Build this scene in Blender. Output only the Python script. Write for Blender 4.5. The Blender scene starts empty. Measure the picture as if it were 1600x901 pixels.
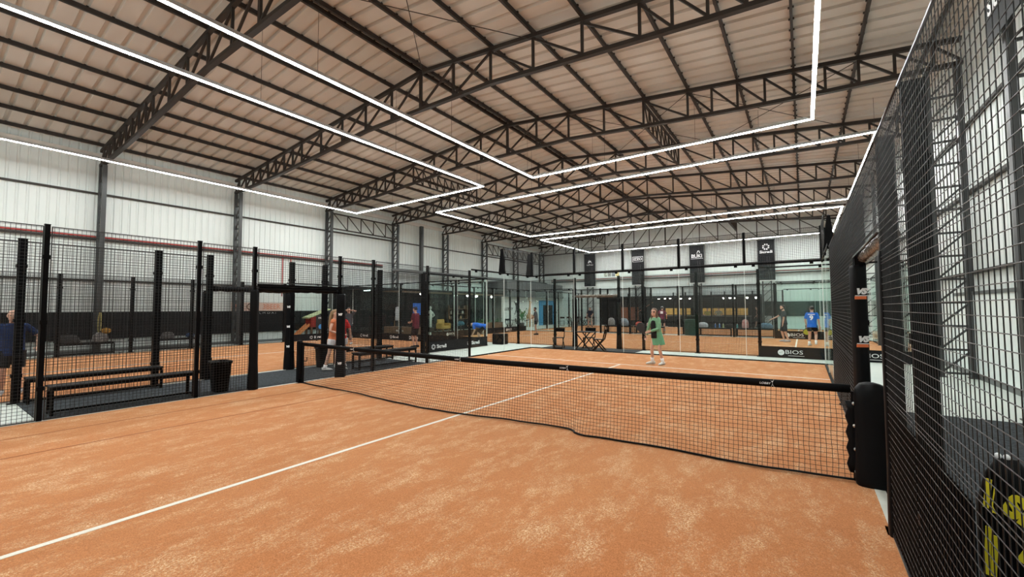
import bpy, math, random
from math import sin, cos, pi, atan2, sqrt, radians
from mathutils import Vector, Matrix
random.seed(7)
S = bpy.context.scene
COL = S.collection
V = Vector

# ------------------------------------------------------------ camera, world, exposure
CAM = V((4.5096, -5.2505, 1.6808))
yaw, pitch, roll, FPX = 0.603489, 0.0472868, -0.0043394, 659.23
_f = V((-sin(yaw)*cos(pitch), cos(yaw)*cos(pitch), sin(pitch)))
_r = V((cos(yaw), sin(yaw), 0)); _u = _r.cross(_f)
_r2 = _r*cos(roll) + _u*sin(roll); _u2 = -_r*sin(roll) + _u*cos(roll)
cd = bpy.data.cameras.new('camera'); cam = bpy.data.objects.new('camera', cd); COL.objects.link(cam)
cd.sensor_width = 36; cd.lens = FPX/1600*36; cd.clip_start = .05; cd.clip_end = 200
cam.matrix_world = Matrix(((_r2.x, _u2.x, -_f.x, CAM.x), (_r2.y, _u2.y, -_f.y, CAM.y), (_r2.z, _u2.z, -_f.z, CAM.z), (0, 0, 0, 1)))
S.camera = cam
S.view_settings.view_transform = 'Standard'; S.view_settings.look = 'None'
S.view_settings.gamma = 1; S.view_settings.use_curve_mapping = False
S.view_settings.exposure = 0.0
LED_POWER = 105.0
W = bpy.data.worlds.new('world'); S.world = W; W.use_nodes = True
W.node_tree.nodes['Background'].inputs[0].default_value = (.75, .85, 1, 1)
W.node_tree.nodes['Background'].inputs[1].default_value = .4
S.cycles.use_denoising = True
S.cycles.max_bounces = 8; S.cycles.transparent_max_bounces = 40
S.cycles.sample_clamp_indirect = 6

# ------------------------------------------------------------ materials
def mat(name, color, rough=.5, metal=0, spec=.5, noise=None, bump=None, stretch=(1, 1, 1), coat=0):
    """noise = (scale, second colour, contrast); bump = (scale, strength)"""
    m = bpy.data.materials.new(name); m.use_nodes = True
    nt = m.node_tree; b = nt.nodes['Principled BSDF']
    b.inputs['Base Color'].default_value = (*color, 1); b.inputs['Roughness'].default_value = rough
    b.inputs['Metallic'].default_value = metal; b.inputs['Specular IOR Level'].default_value = spec
    b.inputs['Coat Weight'].default_value = coat
    if noise or bump:
        tc = nt.nodes.new('ShaderNodeTexCoord'); mp = nt.nodes.new('ShaderNodeMapping')
        mp.inputs['Scale'].default_value = stretch
        nt.links.new(tc.outputs['Object'], mp.inputs['Vector'])
    if noise:
        n = nt.nodes.new('ShaderNodeTexNoise'); n.inputs['Scale'].default_value = noise[0]; n.inputs['Detail'].default_value = 6
        r = nt.nodes.new('ShaderNodeValToRGB'); c = noise[2]
        r.color_ramp.elements[0].position = .5-c; r.color_ramp.elements[1].position = .5+c
        r.color_ramp.elements[0].color = (*color, 1); r.color_ramp.elements[1].color = (*noise[1], 1)
        nt.links.new(mp.outputs[0], n.inputs['Vector']); nt.links.new(n.outputs[0], r.inputs[0])
        nt.links.new(r.outputs[0], b.inputs['Base Color'])
    if bump:
        n = nt.nodes.new('ShaderNodeTexNoise'); n.inputs['Scale'].default_value = bump[0]; n.inputs['Detail'].default_value = 4
        bp = nt.nodes.new('ShaderNodeBump'); bp.inputs['Strength'].default_value = bump[1]; bp.inputs['Distance'].default_value = .01
        nt.links.new(mp.outputs[0], n.inputs['Vector']); nt.links.new(n.outputs[0], bp.inputs['Height'])
        nt.links.new(bp.outputs[0], b.inputs['Normal'])
    return m
def emit(name, color, strength):
    m = bpy.data.materials.new(name); m.use_nodes = True; nt = m.node_tree; nt.nodes.clear()
    e = nt.nodes.new('ShaderNodeEmission'); e.inputs[0].default_value = (*color, 1); e.inputs[1].default_value = strength
    o = nt.nodes.new('ShaderNodeOutputMaterial'); nt.links.new(e.outputs[0], o.inputs[0]); return m
def glass(name, tint, refl=1.0):
    m = bpy.data.materials.new(name); m.use_nodes = True; nt = m.node_tree; nt.nodes.clear()
    t = nt.nodes.new('ShaderNodeBsdfTransparent'); t.inputs[0].default_value = (*tint, 1)
    g = nt.nodes.new('ShaderNodeBsdfGlossy'); g.inputs['Roughness'].default_value = .02
    g.inputs[0].default_value = (.9, .95, .93, 1)
    lwt = nt.nodes.new('ShaderNodeLayerWeight'); lwt.inputs[0].default_value = .5
    pw = nt.nodes.new('ShaderNodeMath'); pw.operation = 'POWER'; pw.inputs[1].default_value = 5; nt.links.new(lwt.outputs['Facing'], pw.inputs[0])
    fr = nt.nodes.new('ShaderNodeMath'); fr.operation = 'MULTIPLY_ADD'; fr.inputs[1].default_value = .75*refl; fr.inputs[2].default_value = .016; nt.links.new(pw.outputs[0], fr.inputs[0])
    mx = nt.nodes.new('ShaderNodeMixShader'); o = nt.nodes.new('ShaderNodeOutputMaterial')
    nt.links.new(fr.outputs[0], mx.inputs[0]); nt.links.new(t.outputs[0], mx.inputs[1]); nt.links.new(g.outputs[0], mx.inputs[2])
    nt.links.new(mx.outputs[0], o.inputs[0]); return m
def turf_mat():
    m = bpy.data.materials.new('orange_turf'); m.use_nodes = True; nt = m.node_tree; b = nt.nodes['Principled BSDF']
    b.inputs['Roughness'].default_value = .95; b.inputs['Specular IOR Level'].default_value = .15
    b.inputs['Sheen Weight'].default_value = .28; b.inputs['Sheen Roughness'].default_value = .5; b.inputs['Sheen Tint'].default_value = (1, .74, .45, 1)
    tc = nt.nodes.new('ShaderNodeTexCoord')
    def nz(scale, st, det=6, rough=.6):
        mp = nt.nodes.new('ShaderNodeMapping'); mp.inputs['Scale'].default_value = st
        n = nt.nodes.new('ShaderNodeTexNoise'); n.inputs['Scale'].default_value = scale; n.inputs['Detail'].default_value = det
        n.inputs['Roughness'].default_value = rough
        nt.links.new(tc.outputs['Object'], mp.inputs[0]); nt.links.new(mp.outputs[0], n.inputs['Vector']); return n.outputs[0]
    def ramp(src, a, c0, c, c1):
        r = nt.nodes.new('ShaderNodeValToRGB'); r.color_ramp.elements[0].position = a; r.color_ramp.elements[1].position = c
        r.color_ramp.elements[0].color = (*c0, 1); r.color_ramp.elements[1].color = (*c1, 1)
        nt.links.new(src, r.inputs[0]); return r.outputs[0]
    def mix(f, a, c):
        x = nt.nodes.new('ShaderNodeMix'); x.data_type = 'RGBA'
        nt.links.new(f, x.inputs[0]); nt.links.new(a, x.inputs[6]); nt.links.new(c, x.inputs[7]); return x.outputs[2]
    def mul(a, c):
        x = nt.nodes.new('ShaderNodeMath'); x.operation = 'MULTIPLY'; nt.links.new(a, x.inputs[0]); nt.links.new(c, x.inputs[1]); return x.outputs[0]
    fibre = ramp(nz(120, (1, 1, 1), 4, .8), .38, (.17, .040, .008), .62, (.66, .25, .085))
    tuft = ramp(nz(55, (1, .8, 1), 4), .3, (.34, .105, .03), .7, (.53, .195, .07))
    r0 = nt.nodes.new('ShaderNodeMix'); r0.data_type = 'RGBA'; r0.inputs[0].default_value = .5
    nt.links.new(fibre, r0.inputs[6]); nt.links.new(tuft, r0.inputs[7])
    big = ramp(nz(.5, (1, .5, 1), 4), .35, (0, 0, 0), .7, (.35, .35, .35))
    sandcol = ramp(nz(90, (1, 1, 1), 2), .4, (.68, .42, .22), .6, (.98, .84, .58))
    base = mix(big, r0.outputs[2], ramp(nz(120, (1, 1, 1), 3), .3, (.46, .175, .062), .7, (.68, .31, .13)))
    streak = ramp(nz(1.9, (1.6, .8, 1), 10, .82), .48, (0, 0, 0), .68, (1, 1, 1))
    grain = ramp(nz(70, (1, .7, 1), 6, .85), .48, (0, 0, 0), .54, (1, 1, 1))
    final = mix(mul(streak, grain), base, sandcol)
    nt.links.new(final, b.inputs['Base Color'])
    bp = nt.nodes.new('ShaderNodeBump'); bp.inputs['Strength'].default_value = .5; bp.inputs['Distance'].default_value = .008
    nt.links.new(nz(150, (1, 1, 1), 3), bp.inputs['Height']); nt.links.new(bp.outputs[0], b.inputs['Normal'])
    return m
M = dict(
    black=mat('black_powder_coat', (.004, .004, .0045), .5, spec=.05, bump=(40, .05)),
    wire=mat('black_coated_wire', (.006, .006, .0065), .33, spec=.4),
    steel=mat('dark_roof_steel', (.030, .024, .020), .6, spec=.35, bump=(20, .05)),
    grey=mat('grey_galvanised', (.16, .17, .17), .45, .6),
    column=mat('dark_grey_column_steel', (.042, .045, .045), .42),
    roof=mat('roof_sheet', (.66, .64, .59), .6, noise=(1.2, (.58, .56, .515), .3), stretch=(.3, 2, 1)),
    wall=mat('white_cladding', (.70, .755, .735), .45, noise=(.6, (.64, .70, .68), .3)),
    wallb=mat('plain_white_wall', (.74, .80, .775), .6, noise=(.7, (.70, .76, .735), .3)),
    concrete=mat('pale_concrete', (.60, .64, .585), .55, noise=(.7, (.52, .57, .53), .25), bump=(60, .06)),
    kerb=mat('pale_kerb', (.66, .68, .62), .7, noise=(6, (.55, .56, .5), .3)),
    rubber=mat('dark_rubber_mat', (.014, .018, .021), .85, spec=.2, noise=(30, (.05, .058, .064), .12), bump=(70, .6)),
    turf=turf_mat(),
    line=mat('white_line', (.80, .80, .74), .85, noise=(80, (.68, .62, .52), .3)),
    led=emit('led_diffuser', (.97, 1.0, .985), LED_POWER),
    alu=mat('aluminium_profile', (.55, .57, .57), .35, .8),
    glass=glass('court_glass', (.955, .985, .975)),
    edge=mat('glass_edge', (.75, .84, .81), .3),
    pad=mat('black_vinyl_pad', (.005, .005, .0055), .5, spec=.08, bump=(9, .25)),
    wrap=mat('plastic_wrap', (.20, .16, .13), .22, noise=(9, (.06, .05, .045), .25), bump=(25, .7)),
    net=mat('black_net_cord', (.012, .011, .011), .8),
    white=mat('white_print', (.85, .86, .86), .5),
    orangeprint=mat('orange_print', (.75, .16, .04), .5),
    banner=mat('black_banner_vinyl', (.008, .009, .011), .5, spec=.16, bump=(3, .2)),
    clothblack=mat('black_shade_cloth', (.005, .005, .0055), 1.0, spec=0),
    darkwall=mat('black_wall_paint', (.006, .007, .008), .6, spec=.14),
    dullred=mat('dull_red_pipe', (.20, .06, .05), .5),
    red=mat('red_paint', (.36, .03, .025), .4),
    yellow=mat('yellow_print', (.85, .72, .03), .5),
    skin=mat('skin', (.56, .33, .24), .5), skind=mat('tanned_skin', (.40, .22, .15), .5),
    hairb=mat('dark_hair', (.018, .012, .010), .5, bump=(60, .4)), hairl=mat('blonde_hair', (.34, .22, .11), .5, noise=(20, (.16, .1, .05), .2), bump=(60, .4), stretch=(1, 1, .2)),
    hairbr=mat('brown_hair', (.10, .055, .03), .5, bump=(60, .4)),
    wood=mat('brown_wood', (.20, .11, .06), .5, noise=(6, (.13, .07, .04), .3), stretch=(1, 1, 8)),
    dark=mat('near_black', (.01, .01, .011), .5), blue=mat('blue_paint', (.05, .28, .52), .45),
)
def cloth(name, c, c2=None):
    if name not in M: M[name] = mat(name, c, .85, spec=.2, noise=(14, c2 or tuple(x*.75 for x in c), .35), bump=(25, .3))
    return M[name]

# ------------------------------------------------------------ mesh builder
class MB:
    def __init__(s): s.v, s.f, s.mi, s.cur = [], [], [], 0
    def add(s, vs, fs):
        o = len(s.v); s.v += [tuple(v) for v in vs]; s.f += [tuple(i+o for i in f) for f in fs]; s.mi += [s.cur]*len(fs); return s
    def box(s, x0, x1, y0, y1, z0, z1):
        vs = [(x, y, z) for z in (z0, z1) for y in (y0, y1) for x in (x0, x1)]
        return s.add(vs, [(0, 2, 3, 1), (4, 5, 7, 6), (0, 1, 5, 4), (2, 6, 7, 3), (0, 4, 6, 2), (1, 3, 7, 5)])
    def bev(s, x0, x1, y0, y1, z0, z1, b=.01):
        """box with chamfered edges"""
        c = ((x0+x1)/2, (y0+y1)/2, (z0+z1)/2); h = ((x1-x0)/2, (y1-y0)/2, (z1-z0)/2); b = min(b, *[q*.9 for q in h])
        ids, vs = {}, []
        for sx in (-1, 1):
            for sy in (-1, 1):
                for sz in (-1, 1):
                    for k in range(3):
                        d = [h[0]*sx, h[1]*sy, h[2]*sz]; sg = (sx, sy, sz)
                        for j in range(3):
                            if j != k: d[j] -= b*sg[j]
                        ids[(sx, sy, sz, k)] = len(vs); vs.append((c[0]+d[0], c[1]+d[1], c[2]+d[2]))
        fs = []
        for k in range(3):
            i, j = [q for q in range(3) if q != k]
            for sg in (-1, 1):
                q = []
                for a, bb in ((-1, -1), (1, -1), (1, 1), (-1, 1)):
                    t = [0, 0, 0]; t[k] = sg; t[i] = a; t[j] = bb; q.append(ids[(*t, k)])
                fs.append(q)
            for a in (-1, 1):
                for bb in (-1, 1):
                    t0 = [0, 0, 0]; t1 = [0, 0, 0]; t0[i] = t1[i] = a; t0[j] = t1[j] = bb; t0[k] = -1; t1[k] = 1
                    fs.append([ids[(*t0, i)], ids[(*t1, i)], ids[(*t1, j)], ids[(*t0, j)]])
        for sx in (-1, 1):
            for sy in (-1, 1):
                for sz in (-1, 1): fs.append([ids[(sx, sy, sz, k)] for k in range(3)])
        return s.add(vs, fs)
    def bar(s, p, q, w, h=None, up=(0, 0, 1)):
        p, q = V(p), V(q); d = (q-p).normalized(); up = V(up)
        if abs(d.dot(up)) > .98: up = V((1, 0, 0))
        a = d.cross(up).normalized(); b = a.cross(d); h = h or w
        vs = [c + a*(w/2*i) + b*(h/2*j) for c in (p, q) for i, j in ((-1, -1), (1, -1), (1, 1), (-1, 1))]
        return s.add(vs, [(3, 2, 1, 0), (4, 5, 6, 7), (0, 1, 5, 4), (1, 2, 6, 5), (2, 3, 7, 6), (3, 0, 4, 7)])
    def tube(s, pts, r, n=6, cap=True, radii=None):
        pts = [V(p) for p in pts]; rings = []; a = None
        for i, p in enumerate(pts):
            d = (pts[min(i+1, len(pts)-1)] - pts[max(i-1, 0)]).normalized()
            if a is None:
                t = V((0, 0, 1)) if abs(d.z) < .9 else V((1, 0, 0)); a = d.cross(t).normalized()
            else: a = (a - d*a.dot(d)).normalized()
            b = d.cross(a); rr = radii[i] if radii else r
            rings.append([p + a*rr*cos(2*pi*k/n) + b*rr*sin(2*pi*k/n) for k in range(n)])
        vs = [v for g in rings for v in g]; fs = []
        for i in range(len(pts)-1):
            for k in range(n): fs.append((i*n+k, i*n+(k+1) % n, (i+1)*n+(k+1) % n, (i+1)*n+k))
        if cap: fs += [tuple(range(n-1, -1, -1)), tuple((len(pts)-1)*n+k for k in range(n))]
        return s.add(vs, fs)
    def loft(s, secs, n=14):
        """secs: (centre, right vector*rx, forward vector*ry)"""
        vs = [V(c) + V(a)*cos(2*pi*k/n) + V(b)*sin(2*pi*k/n) for c, a, b in secs for k in range(n)]; fs = []
        for i in range(len(secs)-1):
            for k in range(n): fs.append((i*n+k, i*n+(k+1) % n, (i+1)*n+(k+1) % n, (i+1)*n+k))
        fs += [tuple(range(n-1, -1, -1)), tuple((len(secs)-1)*n+k for k in range(n))]
        return s.add(vs, fs)
    def lathe(s, prof, n=20, c=(0, 0, 0), sx=1, sy=1):
        return s.loft([(V((c[0], c[1], c[2]+z)), V((r*sx, 0, 0)), V((0, r*sy, 0))) for r, z in prof], n)
    def ball(s, c, rx, ry=None, rz=None, n=14):
        ry, rz = ry or rx, rz or rx; m = max(6, n//2+2)
        return s.loft([(V((c[0], c[1], c[2]-rz*cos(pi*i/m))), V((rx*max(sin(pi*i/m), .02), 0, 0)), V((0, ry*max(sin(pi*i/m), .02), 0))) for i in range(m+1)], n)
    def poly(s, pts, axis, a, b):
        """extrude a 2D outline along x, y or z between a and b"""
        def P(u, w, t): return {'x': (t, u, w), 'y': (u, t, w), 'z': (u, w, t)}[axis]
        n = len(pts); vs = [P(u, w, t) for t in (a, b) for u, w in pts]
        return s.add(vs, [tuple(range(n-1, -1, -1)), tuple(range(n, 2*n))] + [(i, (i+1) % n, n+(i+1) % n, n+i) for i in range(n)])
    def mesh(s, name, mats, smooth=False):
        me = bpy.data.meshes.new(name); me.from_pydata(s.v, [], s.f)
        for m in (mats if isinstance(mats, (list, tuple)) else [mats]): me.materials.append(M[m] if isinstance(m, str) else m)
        if any(s.mi): me.polygons.foreach_set('material_index', s.mi)
        if smooth: me.polygons.foreach_set('use_smooth', [True]*len(s.f))
        me.update(); return me
    def build(s, name, mats, parent=None, smooth=False, loc=None, rz=None):
        return link(name, s.mesh(name, mats, smooth), parent, loc, rz)
def link(name, me, parent=None, loc=None, rz=None):
    o = bpy.data.objects.new(name, me); COL.objects.link(o)
    if parent: o.parent = parent
    if loc is not None: o.location = loc
    if rz is not None: o.rotation_euler = (0, 0, rz)
    return o
def tag(o, label, cat, group=None, kind=None):
    o['label'] = label; o['category'] = cat
    if group: o['group'] = group
    if kind: o['kind'] = kind
    return o
def struct(o): o['kind'] = 'structure'; return o
def thing(name, label, cat, loc=(0, 0, 0), rz=0, group=None):
    o = bpy.data.objects.new(name, None); COL.objects.link(o); o.location = loc; o.rotation_euler = (0, 0, rz); o.empty_display_size = .1
    return tag(o, label, cat, group)
def dup(root, loc, rz=None, label=None, group=None):
    r = root.copy(); COL.objects.link(r); r.location = loc
    if rz is not None: r.rotation_euler = (0, 0, rz)
    if label: r['label'] = label
    if group: r['group'] = group
    for ch in list(root.children):
        c = ch.copy(); COL.objects.link(c); c.parent = r
        for g in list(ch.children):
            d = g.copy(); COL.objects.link(d); d.parent = c
    return r
def text(body, size, m, parent, loc, rot, name='lettering', depth=.004, sx=1, shear=0, bold=0):
    cu = bpy.data.curves.new('lettering', 'FONT'); cu.body = body; cu.size = size; cu.align_x = 'CENTER'; cu.align_y = 'CENTER'
    cu.extrude = depth; cu.shear = shear; cu.offset = bold; cu.resolution_u = 3
    t = bpy.data.objects.new('lettering', cu); COL.objects.link(t)
    dg = bpy.context.evaluated_depsgraph_get(); me = bpy.data.meshes.new_from_object(t.evaluated_get(dg))
    bpy.data.objects.remove(t); me.materials.clear(); me.materials.append(M[m] if isinstance(m, str) else m)
    o = link(name, me, parent, loc); o.rotation_euler = rot; o.scale = (sx, 1, 1); return o
FACE_S, FACE_N, FACE_E, FACE_W = (pi/2, 0, 0), (pi/2, 0, pi), (pi/2, 0, pi/2), (pi/2, 0, -pi/2)   # lettering that faces -Y, +Y, +X, -X
ORD = ['first', 'second', 'third', 'fourth', 'fifth', 'sixth', 'seventh', 'eighth', 'ninth', 'tenth', 'eleventh', 'twelfth']

# ============================================================ the hall
XL, XR, YF, YB = -18.9, 7.9, -11.0, 35.0
RX, RZ, SL = -5.55, 9.40, .095           # ridge position, chord height there, roof slope
def chord_z(x): return RZ - SL*abs(x-RX)
TY = [-.8, 4.15, 9.05, 14.0, 18.95, 23.9, 28.8, 33.75]
struct(MB().box(XL-.3, XR+.3, YF, YB+.3, -.25, 0).build('floor', 'concrete'))

def clad(u0, u1, pitch, deep, rib):
    out, u = [], u0
    while u < u1-.01:
        out += [(u, 0), (u+pitch-rib, 0), (u+pitch-rib*.75, deep), (u+pitch-rib*.25, deep)]; u += pitch
    out.append((u1, 0)); return out
def ribbed(path, fn0, fn1):
    mb = MB(); n = len(path); mb.add([fn0(*p) for p in path] + [fn1(*p) for p in path], [(i, i+1, n+i+1, n+i) for i in range(n-1)]); return mb
pf = clad(YF, YB, .48, .08, .13)
def rz_(x): return chord_z(x) + .20
mb = ribbed(pf, lambda u, d: (XL-.2, u, rz_(XL-.2)+d), lambda u, d: (RX, u, rz_(RX)+d))
mb2 = ribbed(pf, lambda u, d: (RX, u, rz_(RX)+d), lambda u, d: (XR+.2, u, rz_(XR+.2)+d))
mb.add(mb2.v, mb2.f); struct(mb.build('ceiling', 'roof'))
pw = clad(YF, YB, .26, .028, .09)
struct(ribbed(pw, lambda u, d: (XL-d, u, 0), lambda u, d: (XL-d, u, 8.6)).build('wall_left', 'wall'))
struct(ribbed(pw, lambda u, d: (XR+d, u, 0), lambda u, d: (XR+d, u, 8.6)).build('wall_right', 'wall'))
px = clad(XL, XR, .26, .028, .09)
struct(ribbed(px, lambda u, d: (u, YB+d, 0), lambda u, d: (u, YB+d, rz_(u)+.1)).build('wall_back', 'wall'))
struct(ribbed(px, lambda u, d: (u, YF-d, 0), lambda u, d: (u, YF-d, rz_(u)+.1)).build('wall_front', 'wall'))
# girts, eave flashing and a low plinth along the walls
k = 0
for z in (2.85, 6.35):
    struct(MB().box(XL+.002, XL+.09, YF, YB, z, z+.07).build('trim_%d' % (k+1), 'steel')); k += 1
    struct(MB().box(XR-.09, XR-.002, YF, YB, z-.4, z-.33).build('trim_%d' % (k+1), 'steel')); k += 1
for z in (3.55, 5.35):
    struct(MB().box(XL+.1, XR-.1, YB-.09, YB-.002, z, z+.07).build('trim_%d' % (k+1), 'steel')); k += 1
struct(MB().box(XR-.1, XR-.002, YF, YB, 4.35, 4.42).build('trim_%d' % (k+1), 'steel')); k += 1
struct(MB().box(XL+.002, XL+.12, YF, YB, 7.78, 8.02).build('trim_%d' % (k+1), 'roof')); k += 1
struct(MB().box(XR-.1, XR-.002, YF, YB, 0, .12).build('baseboard_right', 'grey'))
struct(MB().box(XL+.002, XL+.1, YF, 9, 0, .12).build('baseboard_left', 'grey'))

# ------------------------------------------------------------ roof trusses
STEP = 1.4333
def bottom_z(x):
    d = abs(x-RX); P = [(0, 8.15), (2.87, 8.14), (5.75, 7.92), (8.6, 7.72), (10.5, 7.62), (14, 7.52)]
    for (a, za), (b, zb) in zip(P, P[1:]):
        if d <= b: return za + (zb-za)*(d-a)/(b-a)
    return P[-1][1]
def make_truss(y, label, gable=False):
    t = thing('roof_truss', label, 'truss', (0, y, 0), 0, 'black steel roof trusses')
    bz = (lambda x: 7.30) if gable else bottom_z
    x0, x1 = XL+.06, XR-.06
    xs = sorted([RX + s*STEP*i for s in (-1, 1) for i in range(1, 10)] + [RX])
    for a, b in ((x0, RX), (RX, x1)):
        MB().bar((a, 0, chord_z(a)), (b, 0, chord_z(b)), .11, .11).build('top_chord', 'steel', t)
    bp = [x0] + xs + [x1]
    m = MB()
    for a, b in zip(bp, bp[1:]): m.bar((a-.004, 0, bz(a)), (b+.004, 0, bz(b)), .13, .10)
    m.build('bottom_chord', 'steel', t)
    dense = []
    for x in xs: dense.append(x)
    if not gable:
        for i in range(5, 9): dense += [RX+s*STEP*(i+.5) for s in (-1, 1)]
    dense = sorted(dense)
    for x in dense:
        big = abs(x-RX) < .01
        MB().box(x-.032-.02*big, x+.032+.02*big, -.032, .032, bz(x)+.05, chord_z(x)-.05).build('vertical_strut', 'steel', t)
    pts = [x0] + dense + [x1]
    for a, b in zip(pts, pts[1:]):
        mid = (a+b)/2
        top, bot = (b, a) if mid < RX else (a, b)
        if RX < mid < RX + 2*STEP: top, bot = b, a
        MB().bar((top, 0, chord_z(top)-.07), (bot, 0, bz(bot)+.06), .055, .055, (0, 1, 0)).build('diagonal_strut', 'steel', t)
    return t
names8 = ['nearest roof truss, running from left wall column to above the camera', 'second roof truss away, crossing above the net end of the court',
  'third roof truss away, ahead of the near court end', 'fourth roof truss away, over the back of the court', 'fifth roof truss away, over the far rotated court',
  'sixth roof truss away, beyond the third light outline', 'seventh roof truss away, over the last court', 'gable roof truss with flat bottom chord against the back wall']
for i, y in enumerate(TY): make_truss(y, 'black steel ' + names8[i], i == 7)
# longitudinal lattice girders between the trusses
def girder(x, y0, y1, zt, zb, label, n=9):
    t = thing('lattice_girder', label, 'girder', (x, y0, 0), 0, 'bracing girders along the hall'); L = y1-y0
    MB().bar((0, 0, zt), (0, L, zt), .07).build('top_chord', 'steel', t); MB().bar((0, 0, zb), (0, L, zb), .07).build('bottom_chord', 'steel', t)
    for i in range(n):
        a, b = .08+(L-.16)*i/n, .08+(L-.16)*(i+1)/n
        MB().bar((0, a, zt), (0, b, zb), .04, .04, (1, 0, 0)).build('diagonal_strut', 'steel', t)
        if i: MB().bar((0, a, zt), (0, a, zb), .04, .04, (1, 0, 0)).build('vertical_strut', 'steel', t)
for y0, y1, w in ((9.1, 13.95, 'between third and fourth trusses'), (28.85, 33.7, 'between the last two trusses')):
    for x, s in ((RX+4*STEP, 'right of the ridge'), (RX-4*STEP, 'left of the ridge')):
        girder(x, y0, y1, chord_z(x)-.13, bottom_z(x)+.02, 'bracing girder %s, %s' % (w, s))
girder(XL+.65, 9.08, 13.97, 7.35, 6.45, 'eave girder on left wall above the red pipe end', 5)
girder(XL+.65, 23.93, 28.77, 7.35, 6.45, 'eave girder on left wall, nearer of the two at the far end', 6)
girder(XL+.65, 28.83, 33.72, 7.35, 6.45, 'eave girder on left wall in the far left corner', 6)
# purlins with the little sheet cleats
def purlin(x, label, w=.06):
    z = chord_z(x)+.06; m = MB().box(-w/2, w/2, YF+.1, YB-.1, 0, .125)
    y = YF+.43
    while y < YB-.2:
        m.box(-w/2-.03, w/2+.03, y-.025, y+.025, .1, .13); y += .48
    tag(m.build('roof_purlin', 'steel', loc=(x, 0, z)), label, 'purlin', 'roof purlins')
for i in range(1, 10):
    purlin(RX-STEP*i, '%s purlin down from the ridge on left roof slope' % ORD[i-1])
    purlin(RX+STEP*i, '%s purlin down from the ridge on right roof slope' % ORD[i-1])
purlin(RX-.13, 'left purlin of the pair running along the ridge', .07); purlin(RX+.13, 'right purlin of the pair running along the ridge', .07)
# thin cross bracing rods under the sheets
def rod(a, b, label): tag(MB().tube([a, b], .011, 6).build('bracing_rod', 'steel'), label, 'rod', 'thin roof bracing rods')
for i, (xa, xb, ya, yb, lb) in enumerate([(RX, RX+3*STEP, TY[1]+.1, TY[0], 'thin bracing rod slanting down to the second truss ridge'), (RX+3*STEP, RX, TY[1]+.1, TY[0], 'thin bracing rod crossing another before the second truss'),
    (RX+2*STEP, RX+5*STEP, TY[2], TY[3], 'thin bracing rod between third and fourth trusses, rising left'), (RX+5*STEP, RX+2*STEP, TY[2], TY[3], 'thin bracing rod between third and fourth trusses, rising right'),
    (RX+5*STEP, RX+8*STEP, TY[2], TY[3], 'thin bracing rod near right eave, rising left'), (RX+8*STEP, RX+5*STEP, TY[2], TY[3], 'thin bracing rod near right eave, rising right')]):
    rod((xa, ya, chord_z(xa)-.06), (xb, yb, chord_z(xb)-.06), lb)

# ------------------------------------------------------------ lattice columns
def column(x0, x1, y, ht, label, m='column'):
    """two flange tubes at x0 and x1 with zig-zag lacing"""
    t = thing('lattice_column', label, 'column', ((x0+x1)/2, y, 0), 0, 'lattice columns along the walls'); h = abs(x1-x0)/2
    for s in (-1, 1):
        MB().box(s*h-.055, s*h+.055, -.07, .07, .02, ht).build('flange', m, t)
        MB().box(s*h-.09, s*h+.09, -.12, .12, 0, .02).build('base_plate', m, t)
    n = int(ht/.55); dz = (ht-.2)/n
    me = MB().bar((-h, 0, 0), (h, 0, dz), .04, .05, (0, 1, 0)).mesh('lacing_bar', m); me2 = MB().bar((-h, 0, 0), (h, 0, 0), .04, .05, (0, 0, 1)).mesh('lacing_bar', m)
    for i in range(n):
        link('lacing_bar', me, t, (0, 0, .1+dz*i)); link('lacing_bar', me2, t, (0, 0, .1+dz*i))
for i, y in enumerate(TY):
    column(XL+.15, XL+.65, y, bottom_z(XL)-.07, 'lattice column on left wall carrying the %s truss' % ORD[i])
    if i: column(XR-.7, XR-.15, y, bottom_z(XR)-.07, 'lattice column on right wall carrying the %s truss' % ORD[i])
tag(MB().box(-.11, .11, -.11, .11, 0, 4.75).box(-.17, .17, -.17, .17, 0, .02).build('steel_post', 'column', loc=(XL+.4, 16.4, 3.0)), 'plain dark square post on left wall between fourth and fifth trusses', 'post')
for i, x in enumerate((-13.3, -8.35, -3.1, 2.15)):
    t = thing('lattice_column', 'lattice column on back wall under the %s hanging banner from the left' % ORD[i], 'column', (x, YB-.35, 0), 0, 'lattice columns along the walls')
    for s in (-1, 1): MB().box(s*.3-.05, s*.3+.05, -.06, .06, 0, 7.2).build('flange', 'column', t)
    for j in range(11):
        MB().bar((-.3, 0, .1+.62*j), (.3, 0, .72+.62*j), .04, .05, (0, 1, 0)).build('lacing_bar', 'column', t)
# red fire pipe along the left wall
t = thing('fire_pipe', 'red pipe running along the left wall with drop near column', 'pipe', (XL+.055, 0, 0))
MB().tube([(0, -10, 4.63), (0, 13.2, 4.63)], .032, 8).build('main_pipe', 'red', t, True)
MB().tube([(0, 7.0, 4.63), (0, 7.0, 1.7)], .03, 8).build('drop_pipe', 'red', t, True)
MB().tube([(0, 6.55, 4.63), (0, 6.55, 2.4)], .025, 8).build('drop_pipe', 'red', t, True)
tag(MB().box(-.04, .04, -10, 13.2, 0, .09).build('cable_tray', 'steel', loc=(XL+.045, 0, 4.48)), 'dark cable tray right below the red wall pipe', 'tray')
tag(MB().tube([(XL+.825, 13.4, 4.3), (XL+.825, 34.0, 4.3)], .12, 12).build('air_duct', 'grey', smooth=True), 'long grey round duct along the far left wall', 'duct')
t = thing('fire_pipe', 'red pipe running along the back wall below the banners', 'pipe', (0, YB-.2, 4.62))
MB().tube([(XL+1, 0, 0), (XR-.3, 0, 0)], .05, 8).build('main_pipe', 'dullred', t, True); MB().box(XL+1, XR-.3, .02, .1, -.2, -.1).build('pipe_tray', 'steel', t)

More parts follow.
